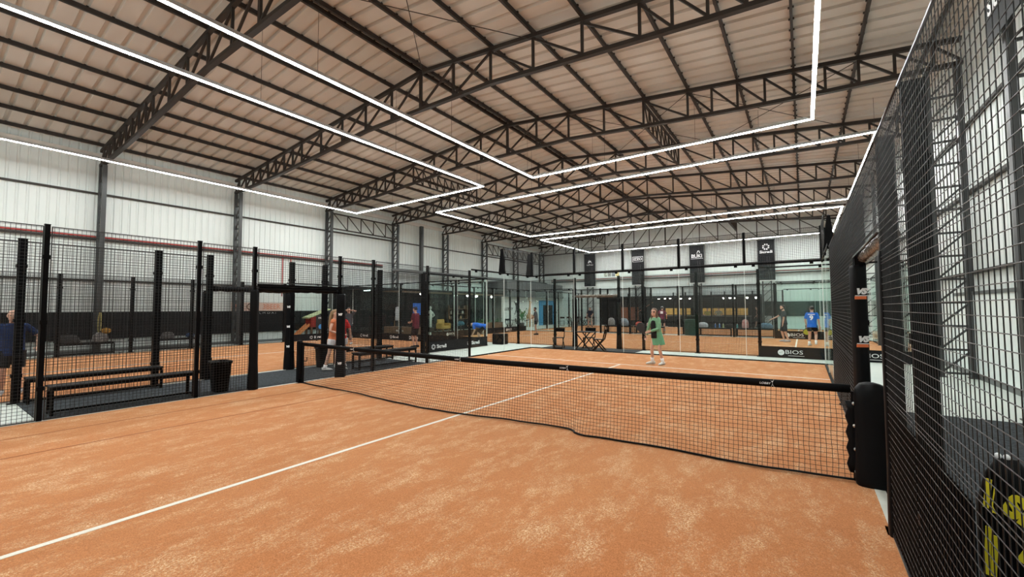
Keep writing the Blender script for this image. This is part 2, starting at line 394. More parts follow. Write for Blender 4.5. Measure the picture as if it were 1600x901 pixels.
# ------------------------------------------------------------ LED outlines
def led(x0, x1, y0, y1, z, label):
    t = thing('linear_light', label, 'light', ((x0+x1)/2, (y0+y1)/2, z), 0, 'white LED outlines hung over the courts')
    w, h = (x1-x0)/2, (y1-y0)/2; q = .045
    segs = [((-w-q, -w+q), (-h-q, h+q)), ((w-q, w+q), (-h-q, h+q)), ((-w+q, w-q), (-h-q, -h+q)), ((-w+q, w-q), (h-q, h+q))]
    for (a, b), (c, d) in segs:
        p = MB().box(a, b, c, d, .012, .095).build('light_profile', 'alu', t)
        MB().box(a+.008, b-.008, c+.008, d-.008, 0, .0118).build('diffuser', 'led', p)
    for ex in (-w, w):
        k = max(2, round(2*h/4.9))
        for i in range(k+1):
            yy = -h+.4+(2*h-.8)*i/k; MB().tube([(ex, yy, .09), (ex, yy, chord_z((x0+x1)/2+ex)+.1-z)], .005, 5).build('hanging_cable', 'steel', t)
    for ey in (-h, h):
        k = max(2, round(2*w/3))
        for i in range(1, k):
            xx = -w+2*w*i/k; MB().tube([(xx, ey, .09), (xx, ey, chord_z((x0+x1)/2+xx)+.1-z)], .005, 5).build('hanging_cable', 'steel', t)
HZ = 7.1
led(-4.60, 4.89, -9.4, 9.52, HZ, 'white LED outline hung over the near court in the foreground')
led(-16.2, -7.08, -9.4, 9.3, HZ, 'white LED outline hung over the left neighbouring court')
led(-12.35, 6.55, 11.76, 21.65, HZ, 'white LED outline hung over the court behind the glass')
led(-12.5, 6.42, 23.5, 32.9, HZ, 'white LED outline hung over the farthest court by the back wall')

# ============================================================ courts on the ground
def rect(name, x0, x1, y0, y1, z, m): return struct(MB().box(x0, x1, y0, y1, 0, z).build(name, m))
T = .014
def court(x0, x1, y0, y1, lines):
    o = rect('floor_turf', x0, x1, y0, y1, T, 'turf')
    for a, b, c, d in lines:
        MB().box(a, b, c, d, T-.002, T+.003).build('court_line', 'line', o)
    return o
lw = .028
near_turf = court(-4.995, 4.995, -10, 9.985, [(-lw, lw, -6.95, 6.95), (-4.99, 4.99, 6.95-lw, 6.95+lw), (-4.99, 4.99, -6.95-lw, -6.95+lw)])
MB().box(-2.97, -2.945, -10, 6.9, T-.002, T+.0015).box(-4.05, -4.03, -10, 6.9, T-.002, T+.0015).build('turf_seam', mat('turf_seam_shade', (.26, .085, .025), .95), near_turf)
court(-17.33, -7.47, -10, 9.95, [(-12.4-lw, -12.4+lw, -6.95, 6.95), (-17.33, -7.47, 6.95-lw, 6.95+lw), (-17.33, -7.47, -6.95-lw, -6.95+lw)])
court(-12.72, 7.22, 11.65, 21.55, [(-9.7, 4.2, 16.6-lw, 16.6+lw), (4.2-lw, 4.2+lw, 11.65, 21.55), (-9.7-lw, -9.7+lw, 11.65, 21.55)])
court(-12.72, 7.22, 22.95, 32.85, [(-9.7, 4.2, 27.9-lw, 27.9+lw), (4.2-lw, 4.2+lw, 22.95, 32.85), (-9.7-lw, -9.7+lw, 22.95, 32.85)])
rect('trim_21', -5.075, -4.995, -10, 10.05, .016, 'kerb'); rect('trim_22', 4.995, 5.075, -10, 10.05, .016, 'kerb'); rect('trim_23', -5.07, 5.07, 9.985, 10.07, .016, 'kerb')
rect('trim_24', -7.47, -7.33, -10, 10.05, .016, 'kerb')
def rubber(x0, x1, y0, y1, label): tag(MB().bev(x0, x1, y0, y1, 0, .012, .004).build('rubber_mat', 'rubber'), label, 'mat', 'dark rubber mats beside the courts')
rubber(-7.32, -5.08, -4.0, 4.1, 'dark rubber mat under the benches between the two courts')
rubber(5.08, 7.75, -4.5, 3.92, 'dark rubber mat on right side behind the near mesh fence')
rubber(-4.75, -.75, 10.08, 11.5, 'dark rubber mat under the folding table behind the glass')

# ------------------------------------------------------------ mesh fences and glass walls
_pan = {}
def panel_mesh(L, z0, z1, r, n=4, pitch=.05, frame=True):
    key = (round(L, 3), z0, z1, r, n, frame)
    if key in _pan: return _pan[key]
    m = MB(); k = max(1, round((L-.06)/pitch))
    for i in range(k+1):
        x = .03 + (L-.06)*i/k
        if n > 4: m.tube([(x, -r, z0+.02), (x, -r, z1-.02)], r, n, False)
        else: m.box(x-r, x+r, -2*r, 0, z0+.02, z1-.02)
    zs = [z0+.03+pitch*i for i in range(int((z1-z0-.04)/pitch)+1)]
    zs += [z+.022 for z in zs if abs(z-round(z)) < .03 and .5 < z < z1-.3]
    for z in zs:
        if n > 4: m.tube([(.01, r, z), (L-.01, r, z)], r, n, False)
        else: m.box(.01, L-.01, 0, 2*r, z-r, z+r)
    for z in (z0+.012, z1-.012): m.box(0, L, -.007, .007, z-.007, z+.007)
    for x in (.006, L-.006) if frame else (): m.box(x-.006, x+.006, -.008, .008, z0+.02, z1-.02)
    _pan[key] = m.mesh('mesh_panel', 'wire', n > 4); return _pan[key]
def post_mesh(w, d, H, flare=False):
    m = MB().box(-w/2, w/2, -d/2, d/2, .014, H)
    m.box(-w/2-.05, w/2+.05, -d/2-.04, d/2+.04, 0, .014)
    m.box(-w/2-.004, w/2+.004, -d/2-.004, d/2+.004, H, H+.01)
    for z in (.5, 1.5, 2.5): m.box(-w/2-.012, w/2+.012, -d/2-.008, d/2+.008, z-.03, z+.03)
    if flare: m.poly([(w/2, .02), (w/2+.12, .02), (w/2, .5)], 'y', -.006, .006); m.poly([(-w/2, .02), (-w/2-.12, .02), (-w/2, .5)], 'y', -.006, .006)
    return m.mesh('fence_post', 'black')
def fence(label, p0, rz, posts, bays, r=.003, n=4, w=.06, d=.07, H=3.0, heads=(), off=0, wide={}, frame=True):
    t = thing('mesh_fence', label, 'fence', (p0[0], p0[1], 0), rz)
    pm = post_mesh(w, d, H)
    for u in posts:
        me = post_mesh(w, wide[u], H) if u in wide else pm
        link('fence_post', me, t, (u, off*(wide.get(u, d)/2+.01), 0))
    for u0, u1, z0, z1 in bays:
        link('mesh_panel', panel_mesh(u1-u0, z0, z1, r, n, .05, frame), t, (u0, 0, 0))
    for u0, u1, z in heads: MB().box(u0, u1, -.03, .03, z-.03, z+.03).build('door_header', 'black', t)
    return t
def glasswall(label, p0, rz, widths, H=3.0, top=True, posts=(), z0=.02, cat='glass wall'):
    t = thing('glass_wall', label, cat, (p0[0], p0[1], 0), rz); u = 0
    for w in widths:
        g = MB().box(u+.006, u+w-.006, -.006, .006, z0+.03, H).build('glass_panel', 'glass', t)
        MB().box(u+w-.014, u+w-.002, -.0075, .0075, z0+.03, H).build('glass_edge', 'edge', g)
        for cu in (u+.25, u+w-.25):
            MB().box(cu-.045, cu+.045, -.022, .022, H-.035, H+.02).build('clamp', 'black', g)
        u += w
    MB().box(0, u, -.03, .03, 0, z0+.03).build('bottom_rail', 'black', t)
    if top: MB().box(0, u, -.025, .025, H+.02, H+.07).build('top_rail', 'black', t)
    for pu in posts: link('glass_post', post_mesh(.08, .1, H+.02), t, (pu, .09, 0))
    return t
def b2(u0, u1, step=2.0, z0=.02, z1=2.98):
    out, u = [], u0
    while u < u1-.05:
        v = min(u+step, u1); out.append((u+.04, v-.04, z0, z1)); u = v
    return out
Q = pi/2
# near court, left side: u runs along +Y from (-5,-6)
fence('near court left mesh fence with door gap opposite the benches', (-5, -6), Q, (0, 2, 4, 5, 7, 8, 10, 12), b2(0, 4)+[(4.04, 4.96, .02, 2.98), (7.04, 7.96, .02, 2.98)]+b2(8, 12)+[(5.04, 6.96, 2.24, 2.98)], .0025, heads=((5.05, 6.95, 2.2),), off=1)
fence('near right mesh fence running close beside the camera', (5, -6), Q, (0, 2, 4, 5, 7, 8, 10, 12), [(0, 2, .02, 2.98), (2, 4, .02, 2.98), (4, 5, .02, 2.98), (7, 8, .02, 2.98), (8, 10, .02, 2.98), (10, 12, .02, 2.98), (5, 7, 2.24, 2.98)], .0019, 6, off=-1, d=.1, H=2.96, frame=False)
# neighbouring court, right side and far left side
fence('neighbouring court mesh fence behind the black benches', (-7.4, -6), Q, (0, 2, 4, 5, 7, 8, 10, 12), b2(0, 4)+[(4.04, 4.96, .02, 2.98), (7.04, 7.96, .02, 2.98)]+b2(8, 12), .0025, w=.11, d=.13, heads=((5.05, 6.95, 2.2),), off=-1)
fence('far mesh fence of the left court before the white wall', (-17.4, -6), Q, (0, 2, 4, 6, 8, 10, 12), b2(0, 12), .0030, w=.11, d=.12, off=1)
tag(MB().bev(-.006, .006, -2.93, -1.12, .03, .94, .003).build('fence_screen', 'clothblack', loc=(5.012, 0, 0)), 'black sheet covering the lower part of the near right fence', 'screen')
C3 = -2.75
def longside(y, label, gates=True):
    u = lambda x: x+9-.1
    ps = [2, 4, 5, 7, 8, 10, 12]
    return fence(label, (-8.75, y), 0, (0, 2, 4, 5, 7, 8, 10, 12), b2(0, 4)+[(4.04, 4.96, .02, 2.98), (7.04, 7.96, .02, 2.98)]+b2(8, 12), .0028, w=.09, d=.1, heads=((5.05, 6.95, 2.2),))
longside(11.6, 'near long mesh fence of the court behind the glass')
longside(21.6, 'far long mesh fence of the court behind the glass')
longside(22.9, 'near long mesh fence of the farthest court')
longside(32.9, 'far long mesh fence of the farthest court by the bar')
# glass
glasswall('clear back glass wall of the near court', (-5, 10.02), 0, [2]*5)
glasswall('glass wall closing the near court left corner', (-5, 6.06), Q, [1.95, 1.95])
glasswall('glass wall closing the near court right corner', (5, 6.06), Q, [1.95, 1.95])
glasswall('back glass wall of the left neighbouring court', (-17.4, 10.02), 0, [2]*5, posts=(2, 4, 6, 8))
glasswall('side glass of the left court above banner beside the passage', (-7.4, 6.06), Q, [1.95, 1.95])
glasswall('side glass of the left court along the white wall', (-17.4, 6.06), Q, [1.95, 1.95])
for y, w in ((11.6, 'near side'), (21.6, 'far side')):
    glasswall('right corner glass on the %s of the court behind' % w, (3.3, y), 0, [1.95, 1.95])
    glasswall('left corner glass on the %s of the court behind' % w, (-12.75, y), 0, [1.95, 1.95])
for y, w in ((22.9, 'near side'), (32.9, 'far side')):
    glasswall('right corner glass on the %s of the farthest court' % w, (3.3, y), 0, [1.95, 1.95])
glasswall('left end glass wall of the court behind', (-12.75, 11.65), Q, [2]*5, posts=(2, 4, 6, 8))
glasswall('right end glass wall of the court behind', (7.25, 11.65), Q, [2]*5)
glasswall('left end glass wall of the farthest court', (-12.75, 22.95), Q, [2]*5, posts=(2, 4, 6, 8))
# mesh above the glass
t = fence('mesh topping above the back glass of the near court', (-5, 10.02), 0, (), [(i*2+.03, i*2+1.97, 3.09, 4.06) for i in range(5)], .0032)
for u in (0, 2, 4, 6, 8, 10): MB().box(u-.035, u+.035, .0, .09, 3.07, 4.08).build('fence_post', 'black', t)
for x, lb in ((-5, 'left'), (5, 'right')):
    t = fence('stepped mesh topping above the %s corner glass' % lb, (x, 8.02), Q, (), [(.03, 1.93, 3.09, 4.06)], .004)
    s = 1 if x < 0 else -1
    for u in (0, 1.97):
        m = MB(); m.poly([(-.14, 3.02), (.14, 3.02), (.035, 4.0), (-.035, 4.0)], 'x', -.05, .05)
        m.build('tapered_post', 'black', t, loc=(u, s*.1, 0))
    MB().tube([(0, s*.1, 4.02), (1.97, s*.1, 4.02)], .012, 6).build('top_rod', 'grey', t)

# ------------------------------------------------------------ padding at the door gaps
def padded_post(x, y, label, rx=.115, ry=.11, H=2.1, rz=0, logos=(), lm=None, n=24):
    t = thing('padded_post', label, 'post', (x, y, 0), rz, 'padded door posts')
    m = MB(); secs = []
    for z, k in ((0, 1.18), (.04, 1.2), (.3, 1.12), (.55, 1.0), (1.2, .97), (1.8, .99), (H-.04, 1.0), (H, .86)):
        secs.append((V((0, 0, z)), V((rx*k, 0, 0)), V((0, ry*k, 0))))
    # squarish section
    vs, fs = [], []
    for c, a, b in secs:
        for i in range(n):
            th = 2*pi*i/n; cx, sy = cos(th), sin(th); q = (abs(cx)**4+abs(sy)**4)**(-.25)
            vs.append((a.x*cx*q, b.y*sy*q, c.z))
    for i in range(len(secs)-1):
        for j in range(n): fs.append((i*n+j, i*n+(j+1) % n, (i+1)*n+(j+1) % n, (i+1)*n+j))
    fs += [tuple(range(n-1, -1, -1)), tuple((len(secs)-1)*n+j for j in range(n))]
    m.add(vs, fs).build('pad', 'pad', t, True)
    for z in logos:
        lg = thing_part = text('VS', .085, 'white', t, (-.012, -ry-.004, z+.035), (pi/2, 0, 0), 'logo', .003, 1.1, .35, .006)
        MB().box(-.06, .052, -.003, .003, -.017, .017).build('logo_bar', 'orangeprint', t, loc=(-.012, -ry-.005, z-.035))
        MB().box(-.058, .056, -.003, .003, -.004, .004).build('logo_line', 'white', t, loc=(-.01, -ry-.006, z-.012))
    return t
padded_post(5.035, 1.0, 'black padded door post with three logos, right of the net', .066, .075, 2.16, .35, (1.82, 1.28, .62))
def small_logo(t, z, rx, side):
    text('VS', .07, 'white', t, (side*0, -rx-.004, z), (pi/2, 0, 0), 'logo', .003, 1.2, .3, .006)
t = padded_post(-7.4, 1.0, 'black padded door post with white logos on the left court', .11, .11, 2.14, .75)
for z in (1.75, 1.2, .65): small_logo(t, z, .115, 0)
t = padded_post(-4.98, 1.0, 'black padded door post with small logos left of the net', .10, .10, 2.06, .75)
for z in (1.55, .75, .35): small_logo(t, z, .105, 0)
padded_post(-5.02, -1.0, 'plain black padded door post nearest the waste bin', .075, .075, 2.1, .7)
padded_post(-7.42, -1.0, 'plain black padded door post on left court behind bin', .085, .085, 2.14, .7)
padded_post(5.02, -1.06, 'narrow black padded edge post right of the door gap', .035, .05, 2.1)
def padbar(a, b, r, m, label, bump=.01):
    t = thing('padded_bar', label, 'bar', a); d = V(b)-V(a); n = 22; pts = [d*(i/n) for i in range(n+1)]
    MB().tube(pts, r, 12, radii=[r*(1+.10*sin(i*2.1)+.06*sin(i*5.3)) for i in range(n+1)]).build('wrapped_pad', m, t, True)
    MB().tube([d*.001, d*.999], r*.5, 8).build('core_tube', 'black', t)
padbar((5.08, -.93, 2.24), (5.1, .98, 2.24), .06, 'wrap', 'plastic-wrapped bar over the door gap at right')
padbar((-5.08, -.9, 2.13), (-5.08, .95, 2.13), .065, 'pad', 'black padded bar over the near left door gap')
padbar((-7.42, -.9, 2.2), (-7.42, .95, 2.2), .07, 'pad', 'crinkled padded bar over the left court door gap')
for i, x in enumerate((C3-1, C3+1)):
    padded_post(x, 11.58, '%s padded post of the door gap behind the folding table' % ('left', 'right')[i], .09, .09, 2.1)
padbar((C3-.95, 11.58, 2.2), (C3+.95, 11.58, 2.2), .06, 'wrap', 'plastic-wrapped bar over the door gap behind the glass')

# ------------------------------------------------------------ the net
net = thing('court_net', 'black net stretched across the near orange court', 'net', (0, 0, 0))
def ztop(x): return .88 + .04*(abs(x)/4.9)**1.6
YB_ = [(-4.9, 0), (-4.67, -.02), (-3.15, -.07), (-1.86, -.15), (-.79, -.21), (.09, -.15), (.92, -.05), (1.52, .02), (1.79, .05), (1.87, .02), (1.97, -.08), (2.1, -.13), (2.42, -.08), (2.82, -.06), (3.26, -.04), (3.68, -.09), (4.16, -.10), (4.54, -.05), (4.9, 0)]
def ybot(x):
    x = max(-4.9, min(4.9, x))
    for (p, yp), (q, yq) in zip(YB_, YB_[1:]):
        if x <= q: t = (x-p)/(q-p); t = t*t*(3-2*t) if abs(yq-yp) > .06 else t; return yp+(yq-yp)*t
def zbot(x): return T+.012 + .02*max(0, sin(x*1.7))*.5
def yn(x, z): 
    k = 1-max(0, min(1, (z-zbot(x))/(ztop(x)-zbot(x)))); return ybot(x)*k**2.2 + .006*sin(x*9+z*7)
m = MB(); nx, nz, xl = 216, 19, 4.88
for i in range(nx+1):
    x = -xl+2*xl*i/nx; z0, z1 = zbot(x), ztop(x)-.06
    m.tube([(x+.004*sin(j*2.2+i), yn(x, z0+(z1-z0)*j/6), z0+(z1-z0)*j/6) for j in range(7)], .0021, 4, False)
for j in range(nz+1):
    r = .0021
    m.tube([(x, yn(x, zbot(x)+(ztop(x)-.06-zbot(x))*j/nz), zbot(x)+(ztop(x)-.06-zbot(x))*j/nz - .004*abs(sin(pi*i/1.0))) for i, x in enumerate([-xl+2*xl*q/80 for q in range(81)])], r if j != 13 else .0028, 4, False)
m.build('netting', 'net', net)
m = MB(); n = 40
sec = [(-.022, 0), (-.016, -.065), (.016, -.065), (.022, 0), (.012, .012), (-.012, .012)]
vs = []; fs = []
for i in range(n+1):
    x = -4.86+9.72*i/n; z = ztop(x)
    for y, dz in sec: vs.append((x, y, z+dz))
k = len(sec)
for i in range(n):
    for j in range(k): fs.append((i*k+j, i*k+(j+1) % k, (i+1)*k+(j+1) % k, (i+1)*k+j))
m.add(vs, fs+[tuple(range(k)), tuple(n*k+j for j in range(k))]).build('top_band', 'pad', net, True)
m = MB(); pts = [(-xl+2*xl*i/180) for i in range(181)]
m.tube([(x, yn(x, zbot(x)), zbot(x)) for x in pts], .011, 6).tube([(x, yn(x, zbot(x))-.02, zbot(x)+.004) for x in pts], .008, 5)
m.build('bottom_cord', 'pad', net, True)
for s in (-1, 1):
    m = MB(); 
    m.box(s*4.875-.016, s*4.875+.016, -.012, .012, T+.01, ztop(4.8)-.05)
    m.build('side_tape', 'pad', net)
def lobby_mark(parent, loc, s, m='white', rot=FACE_S):
    """small word with a leaping figure beside it"""
    text('LOBBY', s, m, parent, loc, rot, 'lettering', .001, 1.1, .2)
    g = MB(); g.bar((0, 0, -.2), (0, 0, .35), .16, .04); g.bar((-.32, 0, .75), (0, 0, .3), .1, .04); g.bar((.3, 0, .95), (0, 0, .3), .1, .04)
    g.bar((0, 0, -.15), (-.28, 0, -.75), .11, .04); g.bar((0, 0, -.15), (.42, 0, -.85), .11, .04); g.ball((0, 0, .55), .13, .05, .13, 10)
    g.v = [(x*s*1.5, y*s, z*s*1.5) for x, y, z in g.v]
    o = g.build('figure_logo', m, parent, loc=(0, 0, 0))
    off = V((s*2.3, 0, 0)); 
    if rot == FACE_E: off = V((0, s*2.3, 0)); o.rotation_euler = (0, 0, pi/2)
    o.location = V(loc)+off
for x in (-3.05, -.2, 1.75, 4.15): lobby_mark(net, (x, -.021, ztop(x)-.03), .03)
# net posts
def net_post(x, label, bag):
    t = thing('net_post', label, 'post', (x, 0, 0), 0 if x > 0 else pi)
    if bag:
        secs = []
        for z, a, b in ((0.0, .13, .12), (.06, .142, .125), (.3, .133, .115), (.6, .128, .11), (.82, .13, .112), (.90, .118, .105), (.945, .085, .085), (.962, .035, .04)):
            secs.append((V((-.02, 0, z+.002)), V((a, 0, 0)), V((0, b, 0))))
        vs, fs, n = [], [], 28
        for c, a, b in secs:
            for i in range(n):
                th = 2*pi*i/n; cx, sy = cos(th), sin(th); q = (abs(cx)**5+abs(sy)**5)**(-.2); vs.append((c.x+a.x*cx*q+.004*sin(z*9+i), b.y*sy*q, c.z))
        for i in range(len(secs)-1):
            for j in range(n): fs.append((i*n+j, i*n+(j+1) % n, (i+1)*n+(j+1) % n, (i+1)*n+j))
        fs += [tuple(range(n-1, -1, -1)), tuple((len(secs)-1)*n+j for j in range(n))]
        MB().add(vs, fs).build('pad_sleeve', 'pad', t, True)
        MB().loft([(V((-.155-.02*(i % 2), 0, .10+.075*i)), V((.045, 0, 0)), V((0, .02, 0))) for i in range(10)], 10).build('lacing_flap', 'pad', t, True)
        for z in (.12, .33, .55, .76):
            MB().tube([(-.15, -.035, z), (-.15, -.05, z)], .016, 12).build('eyelet', 'alu', t, True)
        MB().tube([(.11, -.06, .02), (.13, -.09, .15), (.12, -.06, .3), (.135, -.09, .45), (.12, -.05, .6)], .016, 8).build('hanging_strap', 'pad', t, True)
        MB().box(-.16, .17, -.14, .14, .0, .012).build('base_plate', 'black', t)
    else:
        MB().bev(-.06, .06, -.05, .05, .014, .94, .01).build('post_tube', 'black', t)
        MB().bev(-.105, -.055, -.04, .04, .1, .93, .01).build('tension_rail', 'black', t)
        MB().box(-.15, .13, -.12, .12, 0, .014).build('base_plate', 'black', t)
        MB().poly([(-.06, .014), (-.15, .014), (-.06, .22)], 'y', -.006, .006).build('gusset', 'black', t)
        MB().lathe([(.06, .94), (.055, .955), (.02, .965)], 12).build('top_cap', 'pad', t, True)
        MB().tube([(-.1, -.05, .5), (-.1, -.12, .5), (-.1, -.12, .58)], .012, 8).build('crank_handle', 'black', t)
    return t
net_post(5.03, 'net post wrapped in a black laced pad beside right fence', True)
net_post(-5.03, 'slim black net post at the left door gap', False)

# ------------------------------------------------------------ benches, bins, chairs, table
def bench(L, loc, rz, label, group='black benches by the courts', D=.36, H=.46):
    t = thing('bench', label, 'bench', loc, rz, group)
    MB().bev(-L/2, L/2, -D/2, D/2, H-.035, H, .006).build('seat_board', 'darkwall', t)
    f = MB()
    for y in (-D/2+.03, D/2-.03): f.box(-L/2+.02, L/2-.02, y-.02, y+.02, H-.075, H-.035)
    for x in (-L/2+.03, L/2-.03): f.box(x-.02, x+.02, -D/2+.05, D/2-.05, H-.075, H-.035)
    f.box(-L/2+.05, L/2-.05, -.015, .015, .03, .06)
    for x in (-L/2+.03, L/2-.03): f.box(x-.015, x+.015, -D/2+.05, D/2-.05, .03, .06)
    f.build('frame', 'black', t)
    for x in (-L/2+.03, L/2-.03):
        for y in (-D/2+.03, D/2-.03): MB().box(x-.02, x+.02, y-.02, y+.02, 0, H-.075).build('leg', 'black', t)
    return t
M12 = .012
bench(1.95, (-5.50, -2.88, M12), Q, 'front black bench beside the near court left fence')
bench(1.95, (-7.04, -2.95, M12), Q, 'rear black bench along the left court fence')
bench(2.1, (-5.72, 3.0, M12), Q, 'black bench beyond the net left of the court')
bench(2.0, (-7.0, 3.2, M12), Q, 'black bench beyond the net against the left court fence')
def bin_(loc, label, m='pad', s=1.0, top=True):
    t = thing('waste_bin', label, 'bin', loc)
    h = .62*s; a0, a1 = .14*s, .185*s
    def sq(z, a, ro=.25): return [(V((0, 0, z)), V((a, 0, 0)), V((0, a*.85, 0)))]
    vs, fs, n = [], [], 24; P = [(0, a0), (.02, a0+.005), (h-.05, a1), (h-.05, a1+.018), (h, a1+.02), (h, a1-.01), (.1, a0-.02)]
    for z, a in P:
        for i in range(n):
            th = 2*pi*i/n; cx, sy = cos(th), sin(th); q = (abs(cx)**6+abs(sy)**6)**(-1/6); vs.append((a*cx*q, a*.85*sy*q, z))
    for i in range(len(P)-1):
        for j in range(n): fs.append((i*n+j, i*n+(j+1) % n, (i+1)*n+(j+1) % n, (i+1)*n+j))
    fs += [tuple(range(n-1, -1, -1)), tuple((len(P)-1)*n+j for j in range(n))]
    MB().add(vs, fs).build('body', m, t, True)
    if top:
        pts = [(cos(2*pi*i/30)*(a1+.022+.012*sin(i*2.7)), sin(2*pi*i/30)*(a1*.85+.022+.012*sin(i*1.9)), h-.03+.02*sin(i*3.1)) for i in range(31)]
        MB().tube(pts, .022, 6).build('bin_liner', 'pad', t, True)
    return t
bin_((-5.42, -1.45, M12), 'black waste bin with bag liner by the left door gap')
bin_((-7.0, 1.75, M12), 'black waste bin behind the left net post', s=.95)
def folding_chair(loc, rz, label, group='black folding chairs'):
    t = thing('folding_chair', label, 'chair', loc, rz, group)
    MB().bev(-.2, .2, -.19, .19, .43, .455, .008).build('seat', 'black', t)
    for x in (-.21, .21):
        MB().bar((x, .22, 0), (x, -.16, .44), .028, .05).build('leg', 'black', t); MB().bar((x*.9, -.24, 0), (x*.9, .17, .45), .028, .05).build('leg', 'black', t)
        MB().bar((x, .17, .43), (x, .27, .84), .028, .045).build('back_upright', 'black', t)
    MB().bev(-.21, .21, .235, .27, .68, .84, .008).build('backrest', 'black', t)
    for y, z in ((.2, .03), (-.22, .03)): MB().bar((-.2, y, z), (.2, y, z), .025).build('stretcher', 'black', t)
    return t
fc = folding_chair((-3.97, 10.47, M12), .3, 'single black folding chair left of the folding table behind glass')
t = thing('folding_table', 'black folding table on the rubber mat behind the glass', 'table', (-2.75, 10.5, M12), 0)
MB().bev(-.36, .36, -.36, .36, .70, .73, .008).build('tabletop', 'black', t)
for y in (-.3, .3):
    MB().bar((-.32, y, 0), (.3, y, .70), .03, .05, (0, 1, 0)).build('leg', 'black', t); MB().bar((.32, y, 0), (-.3, y, .70), .03, .05, (0, 1, 0)).build('leg', 'black', t)
MB().bar((-.3, -.3, .03), (-.3, .3, .03), .025).build('stretcher', 'black', t); MB().bar((.3, -.3, .03), (.3, .3, .03), .025).build('stretcher', 'black', t)
dup(fc, (-2.13, 10.42, M12), -1.35, 'black folding chair tucked at the right of the folding table')
dup(fc, (-2.9, 11.16, M12), .15, 'black folding chair behind the folding table')

# ============================================================ banners and writing
def flower(parent, loc, s, rot, m='white'):
    g = MB()
    for i in range(8):
        a = 2*pi*i/8; c, q = cos(a), sin(a); c2, q2 = cos(a+.55), sin(a+.55)
        g.poly([(.42*c*s, .42*q*s), (.62*c2*s*1.15, .62*q2*s*1.15), (1.0*c2*s, 1.0*q2*s), (1.0*cos(a+.15)*s, 1.0*sin(a+.15)*s), (.75*cos(a-.05)*s, .75*sin(a-.05)*s)], 'y', -.003, .003)
    o = g.build('flower_logo', m, parent, loc=loc); o.rotation_euler = (0, 0, rot[2]); return o
def strip_banner(label, loc, rz, L, h, words, size, kind='flower', group='low black sponsor banners on the courts', m='banner'):
    t = thing('sponsor_banner', label, 'banner', loc, rz, group)
    MB().box(0, L, -.008, .008, .02, h).build('banner_sheet', m, t)
    MB().tube([(0, 0, h), (L, 0, h)], .012, 6).tube([(0, 0, .02), (L, 0, .02)], .012, 6).build('banner_hem', 'black', t)
    for u, w in words:
        if kind == 'flower':
            flower(t, (u-size*1.9, -.012, h*.5), size*.52, FACE_S); text(w, size, 'white', t, (u+size*.35, -.012, h*.5), FACE_S, 'lettering', .002, 1.0, 0, size*.03)
        else:
            MB().tube([(u-size*1.85, -.012, h*.5), (u-size*1.85, -.014, h*.5)], size*.55, 20).build('round_logo', 'white', t)
            MB().bar((u-size*2.2, -.016, h*.5-size*.1), (u-size*1.5, -.016, h*.5+size*.15), .006, size*.07, (0, 1, 0)).build('logo_stroke', m, t)
            text(w, size*1.05, 'white', t, (u+size*.25, -.012, h*.54), FACE_S, 'lettering', .002, 1.35)
            MB().box(u-size*.7, u+size*1.9, -.012, -.009, h*.5-size*.62, h*.5-size*.55).build('underline', 'white', t)
    return t
HB = .40
# left court back and side
strip_banner('black Sicredi banner low on the back glass of left court', (-17.3, 9.93, 0), 0, 9.8, .36, [(1.1, 'Sicredi'), (3.7, 'Sicredi'), (5.2, 'Sicredi')], .17)
strip_banner('black Sicredi banner low on the far side glass of left court', (-17.32, 6.1, 0), Q, 3.8, .36, [(1.6, 'Sicredi')], .17)
strip_banner('black Sicredi banner beside the pale passage floor', (-7.31, 6.15, 0), Q, 3.75, .42, [(.75, 'Sicredi'), (2.85, 'Sicredi')], .2)
strip_banner('second black Sicredi banner seen behind the passage banner', (-9.6, 9.90, .0), 0, 2.1, .34, [(1.0, 'Sicredi')], .15)
# courts behind
strip_banner('large black BIOS banner low on the glass behind the blue shirted player', (3.22, 11.52, 0), 0, 3.85, .36, [(.95, 'BIOS'), (2.95, 'BIOS')], .17, 'round')
strip_banner('dark BIOS banner across the far side of the court behind', (3.2, 21.52, 0), 0, 3.8, .42, [(.95, 'BIOS'), (2.9, 'BIOS')], .2, 'round')
strip_banner('dark banner low on the left end glass of the court behind', (-12.66, 11.7, 0), Q, 9.8, .38, [(1.6, 'BIOS'), (4.6, 'BIOS'), (7.6, 'BIOS')], .17, 'round')
# hanging banners on the back wall
def hang(i, x, label):
    t = thing('hanging_banner', label, 'banner', (x, YB-.425, 3.82), 0, 'tall banners hung on the back wall')
    w, h = .6, 3.35
    MB().box(-w, w, -.01, .01, .03, h).build('banner_sheet', 'banner', t)
    MB().box(-w-.03, w+.03, -.03, .03, 0, .06).build('bottom_bar', 'white', t); MB().tube([(-w-.03, 0, h), (w+.03, 0, h)], .03, 8).build('top_bar', 'black', t)
    for u in (.25, .42): MB().bar((u-.05, -.013, .15), (u-.2, -.013, 2.0), .008, .02, (0, 1, 0)).build('printed_line', 'grey', t)
    return t
t = hang(0, -13.3, 'leftmost tall black banner with small peak mark and script')
g = MB(); g.poly([(-.22, 2.42), (-.05, 2.78), (.02, 2.62), (.1, 2.72), (.25, 2.42), (.1, 2.52), (-.03, 2.5)], 'y', -.016, -.011); g.build('peak_logo', 'white', t)
text('colinas', .26, 'white', t, (0, -.015, 2.27), FACE_S, 'lettering', .002, 1.05, .2)
t = hang(1, -8.35, 'second tall black banner with a white outlined IZZO block')
m = MB(); m.box(-.5, .5, -.016, -.011, 2.24, 2.28).box(-.5, .5, -.016, -.011, 2.72, 2.76).box(-.5, -.46, -.016, -.011, 2.28, 2.72).box(.46, .5, -.016, -.011, 2.28, 2.72); m.build('logo_frame', 'white', t)
text('IZZO', .36, 'white', t, (0, -.015, 2.5), FACE_S, 'lettering', .002, .95, 0, .012)
